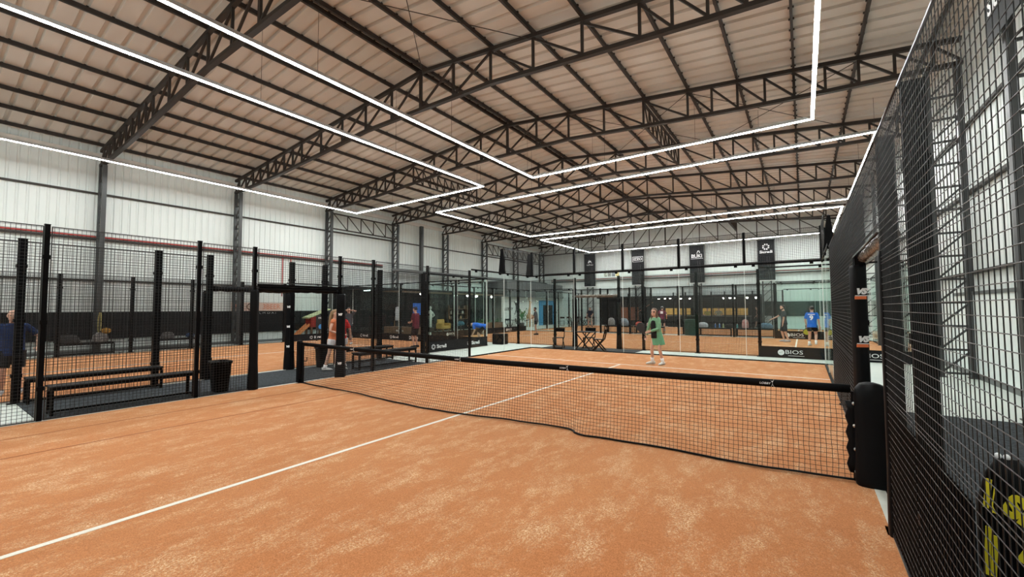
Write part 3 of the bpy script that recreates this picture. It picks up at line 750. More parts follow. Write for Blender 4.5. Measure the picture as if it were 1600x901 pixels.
t = hang(2, -3.1, 'third tall black banner with white BUKI letters and crest')
text('BUKI', .42, 'white', t, (0, -.015, 2.4), FACE_S, 'lettering', .002, 1.0, 0, .015)
m = MB(); m.poly([(-.02, 2.62), (.06, 2.86), (.2, 2.9), (.28, 2.72), (.2, 2.62), (.22, 2.74), (.14, 2.8), (.08, 2.74), (.06, 2.62)], 'y', -.016, -.011); m.box(-.5, .5, -.016, -.011, 2.17, 2.2); m.build('crest_logo', 'white', t)
t = hang(3, 2.15, 'fourth tall black banner with white flower logo and Sicredi')
flower(t, (0, -.015, 2.78), .26, FACE_S); text('Sicredi', .30, 'white', t, (0, -.015, 2.36), FACE_S, 'lettering', .002, 1.1, 0, .01)
t = thing('hanging_banner', 'black Sicredi banner high on right wall column above camera side', 'banner', (XR-.86, 3.75, 5.75))
MB().box(-.01, .01, -.6, .6, 0, 2.0).build('banner_sheet', 'banner', t)
text('Sicredi', .34, 'white', t, (-.016, 0, .55), FACE_W, 'lettering', .002, 1.1, 0, .01); flower(t, (-.016, 0, 1.2), .3, FACE_W)
# photo strip sign
t = thing('photo_sign', 'wide sign of four small pictures on the back wall', 'sign', (-11.15, YB-.022, 4.72), 0)
MB().box(-.85, .85, -.02, .02, 0, .72).build('sign_board', 'wallb', t)
for i, c in enumerate([(.16, .17, .14), (.08, .08, .07), (.07, .08, .09), (.35, .26, .1)]):
    MB().box(-.8+.41*i, -.8+.41*i+.36, -.026, -.02, .1, .64).build('picture', mat('picture_print_%s' % 'abcd'[i], c, .5, noise=(7, tuple(min(1, q*3+.1) for q in c), .2)), t)
# orange sign on the left wall
t = thing('wall_sign', 'pale wall sign with orange lettering and round logo', 'sign', (XL+.12, 5.55, 1.62), 0)
MB().box(0, .03, -1.5, 1.15, 0, .42).build('sign_board', mat('pink_board', (.62, .46, .38), .6), t)
text('D', .34, 'orangeprint', t, (.035, -1.2, .2), FACE_E, 'lettering', .003)
m = MB(); m.tube([(.036, -.55+.23*cos(a*pi/12), .21+.17*sin(a*pi/12)) for a in range(25)], .028, 6); m.build('round_logo', 'wood', t, True)
text('3BEER', .36, mat('salmon_print', (.62, .22, .12), .6), t, (.035, .42, .2), FACE_E, 'lettering', .003, .95)
tag(MB().box(0, .05, -6.0, 9.3, .52, 1.60).build('wall_screen', 'darkwall', loc=(XL+.06, 0, 0)), 'long black windscreen sheet low along the left wall', 'screen')
tag(MB().box(1.9, 7.6, -.05, 0, 1.0, 2.15).build('wall_screen', mat('dark_green_screen', (.006, .016, .014), .6, spec=.15), loc=(0, YB-.06, 0)), 'dark green windscreen sheet on the back wall right of the bar', 'screen')
t = thing('letter_row', 'row of small pale letters along the top of the black windscreen', 'sign', (XL+.115, 5.6, 1.5))
text('D A L M O A I', .13, 'alu', t, (0, 0, 0), FACE_E, 'lettering', .002, 1.6)

# ============================================================ left lounge, lobby and bar
lo = struct(MB().box(XL+.02, XL+.5, 9.6, 24.4, 0, 3.0).box(XL+.5, XL+2.2, 9.6, 24.4, 2.86, 3.0).build('wall_lounge', 'darkwall'))
struct(MB().box(XL+.5, XL+2.15, 12.6, 24.4, 2.81, 2.858).build('trim_31', mat('slatted_soffit', (.30, .2, .13), .6)))
tag(MB().box(-.3, .3, -.02, .02, 0, .04).build('light_bar', emit('cool_bar_light', (.8, 1, .95), 6), loc=(XL+1.4, 11.0, 2.80)), 'short cool light bar under the black lounge canopy', 'light')
warm = emit('warm_spot', (1, .93, .82), 25)
def spot(loc, label, g):
    t = thing('ceiling_spot', label, 'light', loc, 0, g)
    MB().lathe([(.09, 0), (.11, .0), (.11, .05), (.04, .06)], 12).build('lamp_body', 'black', t, True); MB().lathe([(.03, -.12), (.065, -.10), (.085, -.05), (.086, -.002)], 12).build('lamp_disc', warm, t)
for i, (x, y) in enumerate([(-16.9, 14.9), (-16.9, 15.3), (-16.95, 18.2), (-16.95, 19.8), (-16.95, 20.9), (-17.6, 19.2), (-17.6, 21.6), (-16.95, 22.9), (-17.5, 23.6)]):
    spot((x, y, 2.73), '%s small ceiling spot under the lounge canopy, counted from the near end' % ORD[i], 'lounge ceiling spots')
struct(MB().box(-17.2, -17.0, 24.6, 34.6, 0, 2.72).build('wall_lobby', 'wallb'))
struct(MB().box(-18.6, -16.4, 24.5, 34.7, 2.72, 2.9).box(-18.6, -16.5, 24.5, 34.7, 2.9, 4.1).build('trim_32', 'grey'))
t = thing('lobby_sign', 'black LOBBY lettering with leaping figure on white wall', 'sign', (-16.985, 25.6, 1.62))
text('LOBBY', .36, 'dark', t, (0, -.2, 0), FACE_E, 'lettering', .006, 1.15, .15, .008)
g = MB(); g.bar((0, 0, -.1), (0, 0, .3), .03, .16, (1, 0, 0)); g.bar((0, -.24, .62), (0, 0, .25), .03, .09, (1, 0, 0)); g.bar((0, .3, .7), (0, 0, .25), .03, .09, (1, 0, 0)); g.bar((0, 0, -.1), (0, -.22, -.55), .03, .1, (1, 0, 0)); g.bar((0, 0, -.1), (0, .4, -.62), .03, .1, (1, 0, 0)); g.ball((0, 0, .42), .04, .12, .12, 10)
g.build('figure_logo', 'dark', t, loc=(0, .95, .05))
d1 = struct(MB().poly([(30.6, 0), (33.6, 0), (33.6, 2.45), (30.6, 2.45), ], 'x', -16.99, -16.85).build('door_1', 'blue'))
MB().box(-16.85, -16.82, 31.2, 33.1, .02, 2.0).build('door_leaf', 'darkwall', d1)
MB().bar((-16.81, 32.1, 1.5), (-16.81, 32.25, 1.25), .02, .05).bar((-16.81, 32.1, 1.5), (-16.81, 32.15, 1.7), .02, .05).build('door_mark', 'white', d1)
# potted palm and wooden sculpture in the lobby
t = thing('potted_palm', 'tall green potted palm against the white lobby wall', 'plant', (-15.9, 25.9, 0))
MB().lathe([(.16, 0), (.22, .4), (.2, .4), (.18, .35)], 16).build('pot', 'dark', t, True)
leafm = mat('palm_leaf', (.03, .14, .04), .6, noise=(6, (.06, .22, .07), .3)); lf = MB()
for i in range(26):
    a = i*2.4; r = .15+.45*random.random(); z = .7+1.0*random.random(); c = V((cos(a)*r, sin(a)*r, z)); n = V((-sin(a), cos(a), 0))*.06
    b = V((cos(a)*.03, sin(a)*.03, .5+.3*random.random())); e = c+V((cos(a)*.18, sin(a)*.18, -.25))
    lf.add([b, c+n, e, c-n, c+V((0, 0, .02))], [(0, 1, 4), (1, 2, 4), (2, 3, 4), (3, 0, 4)])
lf.build('foliage', leafm, t); MB().tube([(0, 0, .3), (.03, 0, .9), (0, .03, 1.4)], .03, 6).build('stem', 'wood', t)
t = thing('wooden_sculpture', 'tall orange brown giraffe shaped sculpture in the lobby', 'sculpture', (-15.9, 27.2, 0))
gm = mat('giraffe_orange', (.42, .22, .1), .6, noise=(9, (.62, .42, .24), .12))
m = MB(); m.tube([(0, -.1, .95), (0, -.05, 1.4), (0, .05, 1.9), (0, .1, 2.3)], .1, 10, radii=[.2, .14, .1, .09]); m.loft([(V((0, -.35, .95)), V((.2, 0, 0)), V((0, 0, .2))), (V((0, 0, .95)), V((.24, 0, 0)), V((0, 0, .26))), (V((0, .4, .9)), V((.2, 0, 0)), V((0, 0, .2)))], 12)
for x in (-.13, .13):
    for y in (-.28, .32): m.tube([(x, y, .85), (x, y, 0)], .05, 8)
m.build('body', gm, t, True); MB().loft([(V((0, -.02, 2.3)), V((.07, 0, 0)), V((0, 0, .08))), (V((0, .3, 2.22)), V((.05, 0, 0)), V((0, 0, .05)))], 10).build('head', gm, t, True)
for x in (-.07, .07): MB().tube([(x, .03, 2.33), (x*2.2, .0, 2.62)], .02, 6).build('horn', gm, t, True)
# lounge pieces along the black wall
def shirt_stand(loc):
    t = thing('clothes_stand', 'pale shirt hanging on a slim stand at the black wall', 'stand', loc)
    for s in (-1, 1): MB().bar((0, s*.28, 0), (0, s*.18, 1.2), .04).build('leg', 'wood', t)
    MB().bar((0, -.6, 1.02), (0, .5, .98), .03).build('rail', 'black', t)
    MB().loft([(V((.05, 0, .92)), V((.05, 0, 0)), V((0, .2, 0))), (V((.05, 0, 1.5)), V((.06, 0, 0)), V((0, .24, 0))), (V((.05, 0, 1.78)), V((.04, 0, 0)), V((0, .18, 0))), (V((.05, 0, 1.84)), V((.03, 0, 0)), V((0, .07, 0)))], 14).build('shirt', cloth('pale_shirt', (.62, .6, .63)), t, True)
shirt_stand((-17.9, 13.7, 0))
tag(MB().bev(0, .04, -.5, .5, 0, .85, .01).build('wall_poster', mat('poster_blue', (.03, .16, .75), .4, noise=(5, (.05, .25, .9), .2)), loc=(XL+.51, 16.0, 1.25)), 'bright blue poster on the black lounge wall', 'poster')
t = thing('statue', 'pale standing statue on a dark block in the lounge', 'statue', (-17.9, 16.75, 0))
MB().bev(-.22, .22, -.22, .22, 0, .35, .02).build('plinth', 'dark', t)
sm = mat('pale_stone', (.6, .6, .55), .6); m = MB()
m.loft([(V((0, 0, .35)), V((.1, 0, 0)), V((0, .12, 0))), (V((0, 0, .8)), V((.09, 0, 0)), V((0, .11, 0))), (V((0, 0, 1.1)), V((.1, 0, 0)), V((0, .14, 0))), (V((0, 0, 1.45)), V((.12, 0, 0)), V((0, .2, 0))), (V((0, 0, 1.6)), V((.05, 0, 0)), V((0, .06, 0)))], 12).ball((0, 0, 1.75), .1, .1, .13)
m.tube([(0, .2, 1.45), (.1, .3, 1.2), (.12, .12, 1.1)], .05, 8).tube([(0, -.2, 1.45), (0, -.3, 1.2), (0, -.28, .95)], .05, 8); m.build('figure', sm, t, True)
def armchair(loc, rz, label, m):
    t = thing('armchair', label, 'armchair', loc, rz, 'lounge armchairs')
    MB().bev(-.36, .36, -.34, .3, .2, .44, .06).build('seat', m, t); MB().bev(-.38, .38, .2, .38, .3, .9, .07).build('backrest', m, t)
    for s in (-1, 1): MB().bev(s*.4-.07, s*.4+.07, -.34, .34, .2, .62, .05).build('armrest', m, t)
    for x in (-.33, .33):
        for y in (-.28, .3): MB().box(x-.025, x+.025, y-.025, y+.025, 0, .22).build('leg', 'wood', t)
armchair((-17.5, 17.7, 0), Q, 'mustard orange armchair in the dark lounge', cloth('mustard', (.55, .33, .09)))
t = thing('scooter', 'dark teal scooter parked in the lounge beside the armchair', 'scooter', (-17.3, 19.0, 0), 1.45)
for y in (-.55, .55):
    MB().tube([(0, y+.24*cos(a*pi/8), .27+.24*sin(a*pi/8)) for a in range(17)], .055, 8).build('wheel', 'dark', t, True)
MB().loft([(V((0, -.75, .55)), V((.08, 0, 0)), V((0, 0, .1))), (V((0, -.4, .62)), V((.17, 0, 0)), V((0, 0, .2))), (V((0, .05, .45)), V((.14, 0, 0)), V((0, 0, .12))), (V((0, .4, .5)), V((.12, 0, 0)), V((0, 0, .18))), (V((0, .5, .9)), V((.1, 0, 0)), V((0, 0, .12)))], 12).build('body_shell', mat('teal_paint', (.04, .16, .24), .3), t, True)
MB().bev(-.13, .13, -.75, -.1, .74, .84, .04).build('seat', 'dark', t); MB().tube([(-.3, .38, 1.06), (0, .47, 1.0), (.3, .38, 1.06)], .02, 8).build('handlebar', 'alu', t, True); MB().ball((0, .56, .95), .07).build('headlight', 'white', t, True)
t = thing('shelf_unit', 'brown display shelf with small goods on the lounge wall', 'shelf', (XL+.55, 20.0, .85))
for z in (0, .4, .8): MB().box(0, .3, -1.1, 1.1, z, z+.04).build('shelf_board', 'wood', t)
for y in (-1.1, 1.06): MB().box(0, .3, y, y+.04, 0, 1.1).build('side_board', 'wood', t)
for i in range(9):
    z = (.04, .44, .84)[i % 3]; y = -.9+.22*i
    c = [(.5, .3, .15), (.45, .42, .38), (.2, .12, .08)][i % 3]
    tag(MB().lathe([(.07, 0), (.08, .1), (.05, .2), (.03, .24)], 10).build('jar', mat('jar_glaze_%s' % 'abc'[i % 3], c, .3) if i < 3 else bpy.data.materials['jar_glaze_%s' % 'abc'[i % 3]], loc=(XL+.7, 20.0+y, .85+z)), '%s small jar from the left on the brown display shelf' % ORD[i], 'jar', 'jars on the lounge shelf')
t = thing('planter_box', 'long brown planter with low green plants in the lounge', 'planter', (-16.7, 22.2, 0))
MB().bev(-.25, .25, -1.6, 1.6, 0, .55, .02).build('box', 'wood', t); lf = MB()
for i in range(120):
    c = V((random.uniform(-.2, .2), random.uniform(-1.5, 1.5), random.uniform(.58, .85))); a = random.random()*6.28; n = V((cos(a), sin(a), .5))*.08; q = V((-sin(a), cos(a), 0))*.035
    lf.add([c-n, c+q, c+n, c-q], [(0, 1, 2, 3)])
lf.build('foliage', mat('green_leaf', (.06, .22, .05), .6), t)
t = thing('sideboard', 'low brown slatted counter with pale letters behind left court', 'counter', (-13.0, 11.25, 0), 0)
MB().bev(-3.0, -.2, -.15, .15, 0, .66, .02).build('front_panel', 'wood', t)
text('REION', .16, 'white', t, (-1.6, -.156, .42), FACE_S, 'lettering', .002, 1.3)
bench(1.6, (-17.9, -1.2, 0), Q, 'dark bench under the windscreen on left wall, near end', 'dark benches along the left wall')
bench(1.6, (-17.9, 1.6, 0), Q, 'dark bench under the windscreen on left wall, near the coil', 'dark benches along the left wall')
# playhouse
t = thing('playhouse', 'small red playhouse on wooden legs with pale sloped roof', 'playhouse', (-17.9, 7.95, 0), Q); t.scale = (.85, .85, .9)
MB().bev(-.5, .5, -.35, .35, .78, 1.45, .02).build('cabin', 'red', t)
MB().bar((-.75, -.1, 1.35), (.75, -.1, 1.88), .8, .06, (0, 0, 1)).build('roof', mat('pale_green_roof', (.58, .62, .36), .6), t)
for x in (-.45, .45):
    for y in (-.3, .3): MB().box(x-.05, x+.05, y-.05, y+.05, 0, .8).build('leg', 'wood', t)
MB().bar((-.5, 0, .9), (-1.3, 0, .25), .4, .05).bar((-.5, .2, .97), (-1.3, .2, .32), .04, .14).bar((-.5, -.2, .97), (-1.3, -.2, .32), .04, .14).build('slide', mat('orange_slide', (.75, .3, .12), .4), t)
tag(MB().bev(-.02, .02, -.34, .34, .55, 1.35, .01).box(-.02, .02, -.3, -.26, 0, .56).box(-.02, .02, .26, .3, 0, .56).build('poster_board', 'dark', loc=(-16.9, 7.72, .0)), 'small black poster board in front of the red playhouse', 'board')
t = bpy.data.objects['poster_board']; text('PADEL', .15, 'white', t, (.025, 0, 1.21), FACE_E); MB().ball((.025, -.08, .75), .006, .13, .13, 14).build('round_logo', mat('print_blue', (.05, .25, .6), .5), t)
t = thing('coiled_rope', 'coiled yellow and black rope hanging on a left wall column', 'rope', (XL+.80, -.8, .75)); MB().tube([(.02, .045*cos(a*pi/10), .42+.42*sin(a*pi/10)) for a in range(21)], .022, 6).build('rope_loop', mat('rope_yellow', (.4, .34, .12), .7), t, True)

# ------------------------------------------------------------ bar at the back
bar = struct(MB().box(-12.2, 1.75, YB-.3, YB-.06, 0, 2.75).box(-12.2, 1.75, YB-1.3, YB-.3, 2.6, 2.75).build('wall_bar', 'darkwall'))
t = thing('bar_counter', 'long dark bar counter against the back wall', 'counter', (-2, 33.75, 0))
MB().bev(-3.4, 3.0, -.25, .2, 0, .95, .02).build('front_panel', 'darkwall', t); MB().bev(-3.45, 3.05, -.3, .25, .95, 1.0, .01).build('worktop', 'grey', t)
amber = emit('amber_lit_panel', (1, .60, .16), .6)
for i, (a, b) in enumerate([(-5.9, -3.7), (-2.75, .75)]):
    t = thing('lit_panel', ('short', 'long')[i]+' amber lit menu panel behind the bar, %s part' % ('left', 'right')[i], 'sign', ((a+b)/2, YB-.36, 1.06), 0, 'amber lit bar panels'); w = (b-a)/2
    MB().box(-w, w, -.02, .03, 0, .58).build('light_face', amber, t)
    n = max(2, int(w*2/.75))
    for j in range(n+1): MB().box(-w+2*w*j/n-.02, -w+2*w*j/n+.02, -.03, -.02, 0, .58).build('mullion', 'dark', t)
for i, (x, z) in enumerate([(-6.3, 2.45), (-5.7, 2.45), (-5.2, 2.45), (-4.4, 2.45), (-3.6, 2.45), (-.9, 2.45), (-.5, 2.45), (-.1, 2.45), (.8, 2.45), (1.4, 2.45)]):
    spot((x, YB-1.0-.2*(i % 3), z+.07), '%s ceiling spot from the left over the bar' % ORD[i], 'bar ceiling spots')
tag(MB().bar((-9.0, YB-.32, .9), (-7.0, YB-.32, 2.2), .02, .55, (0, -1, 0)).build('wall_panel', mat('rust_panel', (.38, .11, .04), .5)), 'slanted rust orange panel on the dark bar wall', 'panel')
tag(MB().box(-10.5, -8.4, YB-.36, YB-.32, .5, 1.75).build('wall_panel', mat('rust_panel_low', (.33, .10, .04), .5)), 'rust orange low panel left of the slanted one', 'panel')

# ============================================================ benches between the far courts, with bags
for i, (x, l) in enumerate([(-5.75, 1.9), (-3.7, 1.9), (0.1, 1.9), (2.2, 1.9)]):
    bench(l, (x, 22.25, 0), 0, '%s black bench from the left between the two rear courts' % ORD[i], 'benches between the rear courts', .4, .5)
def bag(x, y, z, w, d, h, m, label, n='sports_bag', straps=True, g='bags on the rear benches'):
    t = thing(n, label, 'bag', (x, y, z), 0, g)
    MB().loft([(V((0, 0, 0)), V((w*.45, 0, 0)), V((0, d*.45, 0))), (V((0, 0, h*.12)), V((w*.5, 0, 0)), V((0, d*.5, 0))), (V((0, 0, h*.6)), V((w*.48, 0, 0)), V((0, d*.46, 0))), (V((0, 0, h*.9)), V((w*.36, 0, 0)), V((0, d*.34, 0))), (V((0, 0, h)), V((w*.15, 0, 0)), V((0, d*.15, 0)))], 16).build('bag_body', m, t, True)
    if straps: MB().tube([(-w*.2, 0, h*.95), (-w*.1, 0, h*1.15), (w*.1, 0, h*1.15), (w*.2, 0, h*.95)], .012, 6).build('strap', 'dark', t, True)
bz = .505
bag(-6.25, 22.25, bz, .5, .3, .52, cloth('grey_bag', (.42, .42, .4), (.12, .12, .12)), 'grey and black backpack on the leftmost rear bench', 'backpack')
bag(-5.45, 22.25, bz, .8, .35, .5, cloth('bluegrey_bag', (.1, .16, .22), (.5, .55, .6)), 'blue grey bag with white top on the leftmost rear bench')
bag(-4.35, 22.25, bz, .5, .3, .28, cloth('red_bag', (.6, .08, .05)), 'red bag on the second rear bench')
bag(-3.6, 22.25, bz, .6, .3, .24, cloth('redwhite_bag', (.55, .1, .1), (.7, .7, .72)), 'low red and white bag on the second rear bench')
bag(-.5, 22.25, bz, .6, .3, .3, cloth('whitecap', (.7, .75, .78), (.4, .45, .5)), 'white bag on the third rear bench', straps=False)
bag(.95, 22.25, bz, .5, .3, .22, cloth('black_bag', (.03, .03, .03)), 'low black bag at right end of the third rear bench')
bag(2.75, 22.25, bz, .7, .3, .3, cloth('blackblue_bag', (.03, .04, .05), (.2, .35, .5)), 'black and pale blue bag on the fourth rear bench')
bag(1.75, 22.25, bz, .35, .3, .5, cloth('redkit', (.5, .06, .05), (.7, .6, .55)), 'upright red and white kit bag on the fourth rear bench', 'kit_bag')
for i, (x, c, lb) in enumerate([(.2, (.05, .2, .6), 'blue'), (.42, (.1, .3, .7), 'light blue'), (.62, (.5, .65, .3), 'pale green'), (1.35, (.1, .45, .45), 'teal')]):
    t = thing('drink_bottle', '%s drink bottle standing on a rear bench' % lb, 'bottle', (x, 22.2, bz), 0, 'bottles on the rear benches')
    MB().lathe([(.035, 0), (.038, .02), (.038, .17), (.02, .21)], 12).build('bottle_body', mat('bottle_'+lb.replace(' ', '_'), c, .3), t, True); MB().lathe([(.022, .212), (.022, .245), (.01, .25)], 10).build('cap', 'white', t, True)
t = thing('waste_bin', 'dark green waste bin left of the third rear bench', 'bin', (-1.2, 22.25, 0))
MB().bev(-.3, .3, -.25, .25, .03, .9, .03).build('body', mat('bin_green', (.02, .07, .05), .5), t); MB().bev(-.33, .33, -.28, .28, .9, .97, .02).build('lid', bpy.data.materials['bin_green'], t)
bin_((-9.0, 22.2, 0), 'black waste bin at left end of the rear benches', s=1.2)
t = thing('waste_bin', 'black bin seen low behind the left court back glass', 'bin', (-7.35, 10.95, 0)); MB().bev(-.3, .3, -.25, .25, 0, .5, .03).build('body', 'pad', t)
# lobby chairs and tables
def side_chair(loc, rz, label): return dup(fc, loc, rz, label, 'black folding chairs in the lobby')
for i, (x, y, r) in enumerate([(-15.4, 23.2, 1.2), (-15.4, 24.6, 2.0), (-14.9, 31.5, .4), (-14.6, 32.6, 1.0), (-14.2, 33.5, .2), (-13.4, 33.3, -.5), (-12.7, 33.6, .3)]):
    side_chair((x, y, 0), r, '%s black folding chair from the left in the lobby row' % ORD[i])
for i, (x, y) in enumerate([(-15.4, 23.9), (-13.8, 32.3)]):
    t = thing('lobby_table', ('dark table under the LOBBY lettering', 'dark table among chairs near the far lobby corner')[i], 'table', (x, y, 0), 0, 'lobby tables')
    MB().bev(-.4, .4, -.4, .4, .7, .73, .01).build('tabletop', 'dark', t)
    for sx in (-.35, .35):
        for sy in (-.35, .35): MB().box(sx-.02, sx+.02, sy-.02, sy+.02, 0, .7).build('leg', 'dark', t)
# clutter by the left wall: bags and a helmet-like cap
bag(-17.9, -1.7, .465, .4, .7, .32, cloth('black_bag2', (.03, .03, .03), (.12, .12, .12)), 'long black racket bag on the dark bench at left wall, near end', 'racket_bag')
bag(-17.9, -.8, .465, .3, .5, .36, cloth('blackwhite_bag', (.02, .02, .02), (.55, .55, .55)), 'black and white bag on the dark bench at left wall')
bag(-17.9, 1.3, .465, .3, .5, .28, cloth('black_bag3', (.02, .02, .02), (.3, .3, .3)), 'dark bag on the second left wall bench')
t = thing('cap', 'mustard cap lying on a bag at the left wall', 'cap', (-17.88, -.65, .80)); MB().ball((0, 0, .08), .13, .15, .12).build('crown', cloth('orange_cap', (.65, .36, .08)), t, True); MB().bev(-.02, .22, -.1, .1, .05, .07, .008).build('peak', cloth('orange_cap', (.65, .36, .08)), t)
t = thing('cap', 'blue cap on the second dark bench at the left wall', 'cap', (-17.88, 2.1, .462)); MB().ball((0, 0, .1), .16, .16, .11).build('crown', cloth('blue_cap', (.06, .14, .35)), t, True); MB().bev(-.02, .26, -.11, .11, .04, .06, .008).build('peak', cloth('blue_cap', (.06, .14, .35)), t)
ball = MB().ball((0, 0, .034), .034, n=16)
tag(ball.build('padel_ball', mat('ball_yellow', (.65, .6, .08), .8), None, True, loc=(-12.9, -.5, T)), 'yellow ball lying on the left court turf', 'ball')

# ------------------------------------------------------------ black and yellow bag on the right mat
t = thing('racket_bag', 'black racket bag with yellow stripes and lettering behind right fence', 'bag', (5.53, -1.36, .012), -.35); t.scale = (.9, .9, 1.08)
MB().loft([(V((0, 0, 0)), V((.16, 0, 0)), V((0, .10, 0))), (V((0, 0, .05)), V((.18, 0, 0)), V((0, .12, 0))), (V((0, 0, .42)), V((.17, 0, 0)), V((0, .11, 0))), (V((-.01, 0, .58)), V((.12, 0, 0)), V((0, .08, 0))), (V((-.02, 0, .68)), V((.05, 0, 0)), V((0, .05, 0)))], 18).build('bag_body', 'pad', t, True)
for x, z0, z1 in ((-.13, .03, .30), (-.10, .03, .26), (-.12, .40, .56), (-.085, .38, .52)): MB().bar((x, -.105 if z1 < .4 else -.095, z0), (x+.02, -.115 if z1 < .4 else -.075, z1), .028, .01, (0, 1, 0)).build('yellow_stripe', 'yellow', t)
text('SB', .17, 'yellow', t, (.05, -.125, .42), (pi/2, .5, 0), 'lettering', .004, 1, 0, .01); text('15', .17, 'yellow', t, (.09, -.13, .2), (pi/2, .5, 0), 'lettering', .004, 1, 0, .01)
for x in (-.06, -.02): MB().ball((x, -.02, .69), .018).build('zip_pull', 'white', t, True)
t = thing('sliding_door', 'plain pale sliding door low on the right wall', 'door', (XR-.09, 8.3, 0)); MB().box(-.03, .03, -2.8, 2.0, .14, 1.95).build('door_leaf', 'wallb', t); MB().box(-.05, .06, -2.9, 2.1, 1.95, 2.03).build('top_track', 'grey', t)

# ============================================================ people
def remesh(mb, name, m, parent, vox=.010, smooth=4):
    me = mb.mesh('tmp', m); o = bpy.data.objects.new('tmp', me); COL.objects.link(o)
    r = o.modifiers.new('r', 'REMESH'); r.mode = 'VOXEL'; r.voxel_size = vox; r.use_smooth_shade = True
    s = o.modifiers.new('s', 'SMOOTH'); s.factor = .5; s.iterations = smooth
    dg = bpy.context.evaluated_depsgraph_get(); me2 = bpy.data.meshes.new_from_object(o.evaluated_get(dg))
    bpy.data.objects.remove(o); me2.name = name; me2.materials.clear(); me2.materials.append(M[m] if isinstance(m, str) else m)
    return link(name, me2, parent)
def limb(mb, pts, radii, n=12, round_=True):
    pts = [V(p) for p in pts]; P, R_ = list(pts), list(radii)
    if round_:
        d0 = (pts[0]-pts[1]).normalized(); d1 = (pts[-1]-pts[-2]).normalized()
        P = [pts[0]+d0*radii[0]*.9, pts[0]+d0*radii[0]*.6] + P + [pts[-1]+d1*radii[-1]*.6, pts[-1]+d1*radii[-1]*.9]
        R_ = [radii[0]*.35, radii[0]*.78] + R_ + [radii[-1]*.78, radii[-1]*.35]
    mb.tube(P, 1, n, True, R_)
def ik(a, b, l1, l2, pole):
    d = b-a; L = min(d.length, (l1+l2)*.998); u = d.normalized(); b = a+u*L
    x = (l1*l1-l2*l2+L*L)/(2*L); h = sqrt(max(l1*l1-x*x, 0)); p = V(pole); p = (p-u*p.dot(u))
    p = p.normalized() if p.length > 1e-4 else V((0, -1, 0))
    return a+u*x+p*h, b
def person(label, loc, rz, H=1.74, lean=0, feet=((-.12, 0), (.12, 0)), hands=((-.26, -.05, .80), (.26, -.05, .80)), toes=(0, 0), head=(0, 0),
           shirt=(.2, .2, .2), shorts=(.02, .02, .02), shoes=(.7, .7, .7), skin='skin', hair='hairb', style='short', sleeve='short', fem=False,
           short_len=.85, skirt=False, socks=None, drop=0, hip_y=0, number=None, vox=.010, cardigan=None, cap=None, elbow=(0, .6, -.3), beard=False):
    """local frame: faces -Y, feet on z=0; (right, left) pairs with the right side at -X"""
    t = thing('person', label, 'person', loc, rz, None); k = H
    hip = V((0, hip_y, (.52-drop)*k)); sd = V((0, -sin(lean), cos(lean))); fw = V((0, -cos(lean), -sin(lean))); rt = V((1, 0, 0))
    at = lambda s: hip + sd*(s*k)
    hw = (.090 if fem else .106)*k; q_ = .84 if fem else .93
    sh = [at(.285)+rt*(-hw), at(.285)+rt*hw]; neck = at(.315)
    hy, hp = head; hd = V((sin(hy)*.0, 0, 0)); hdir = (sd*cos(hp)+fw*sin(hp)).normalized() if lean < .6 else (sd*.8+fw*-.0+V((0, -.3, -.2))).normalized()
    hc = neck + hdir*.088*k + fw*.012*k
    hips = [hip+rt*(-.052*k), hip+rt*(.052*k)]
    ank = [V((feet[i][0], feet[i][1], (feet[i][2] if len(feet[i]) > 2 else 0)+.05*k)) for i in (0, 1)]
    knees, ankles = [], []
    for i in (0, 1):
        q, a = ik(hips[i], ank[i], .245*k, .235*k, (0, -1, .05)); knees.append(q); ankles.append(a)
    elb, wr = [], []
    for i in (0, 1):
        e, w = ik(sh[i], V(hands[i])*1.0 if True else 0, .172*k, .150*k, (elbow[0]*(-1 if i == 0 else 1)+(-.5 if i == 0 else .5), elbow[1], elbow[2])); elb.append(e); wr.append(w)
    # ---- body
    b = MB(); fr = lambda c, rx, ry: (c, rt*rx*k, fw*ry*k)
    b.loft([fr(at(-.045), .05, .045), fr(at(-.02), .080, .055), fr(at(.03), .082, .056), fr(at(.10), .074 if fem else .082, .052), fr(at(.19), .088, .06), fr(at(.26), .092 if fem else .105, .052), fr(at(.295), .065, .04), fr(at(.315), .035, .035)], 16)
    limb(b, [at(.29), neck, hc-hdir*.03*k], [.036*k, .031*k, .031*k])
    # head with jaw, nose, ears
    fx = (V((cos(hy), -sin(hy)*0 - sin(hy)*1.0*fw.y*-1 if False else 0, 0)))
    rot = Matrix.Rotation(hy, 3, 'Z'); hr = rot @ rt; hf = rot @ (V((0, -1, 0)) if lean < .6 else fw); hf = (hf - hdir*hf.dot(hdir)).normalized(); hr = hf.cross(hdir) * 1.0
    hu = hdir
    L = lambda x, y, z: hc + hr*x*k + hf*y*k + hu*z*k
    b.loft([(L(0, .024, -.068), hr*.016*k, hf*.014*k), (L(0, .020, -.06), hr*.028*k, hf*.028*k), (L(0, .010, -.04), hr*.037*k, hf*.04*k), (L(0, .003, -.01), hr*.043*k, hf*.051*k), (L(0, 0, .02), hr*.044*k, hf*.055*k), (L(0, -.003, .045), hr*.038*k, hf*.048*k), (L(0, -.004, .06), hr*.022*k, hf*.028*k), (L(0, -.004, .066), hr*.006*k, hf*.008*k)], 16)
    b.loft([(L(0, .052, .005), hr*.004*k, hu*.004*k), (L(0, .058, -.012), hr*.009*k, hu*.009*k), (L(0, .05, -.02), hr*.010*k, hu*.005*k)], 8)
    for s in (-1, 1): b.loft([(L(s*.042, -.004, -.005), hf*.010*k, hu*.017*k), (L(s*.050, -.008, -.002), hf*.008*k, hu*.014*k)], 8)
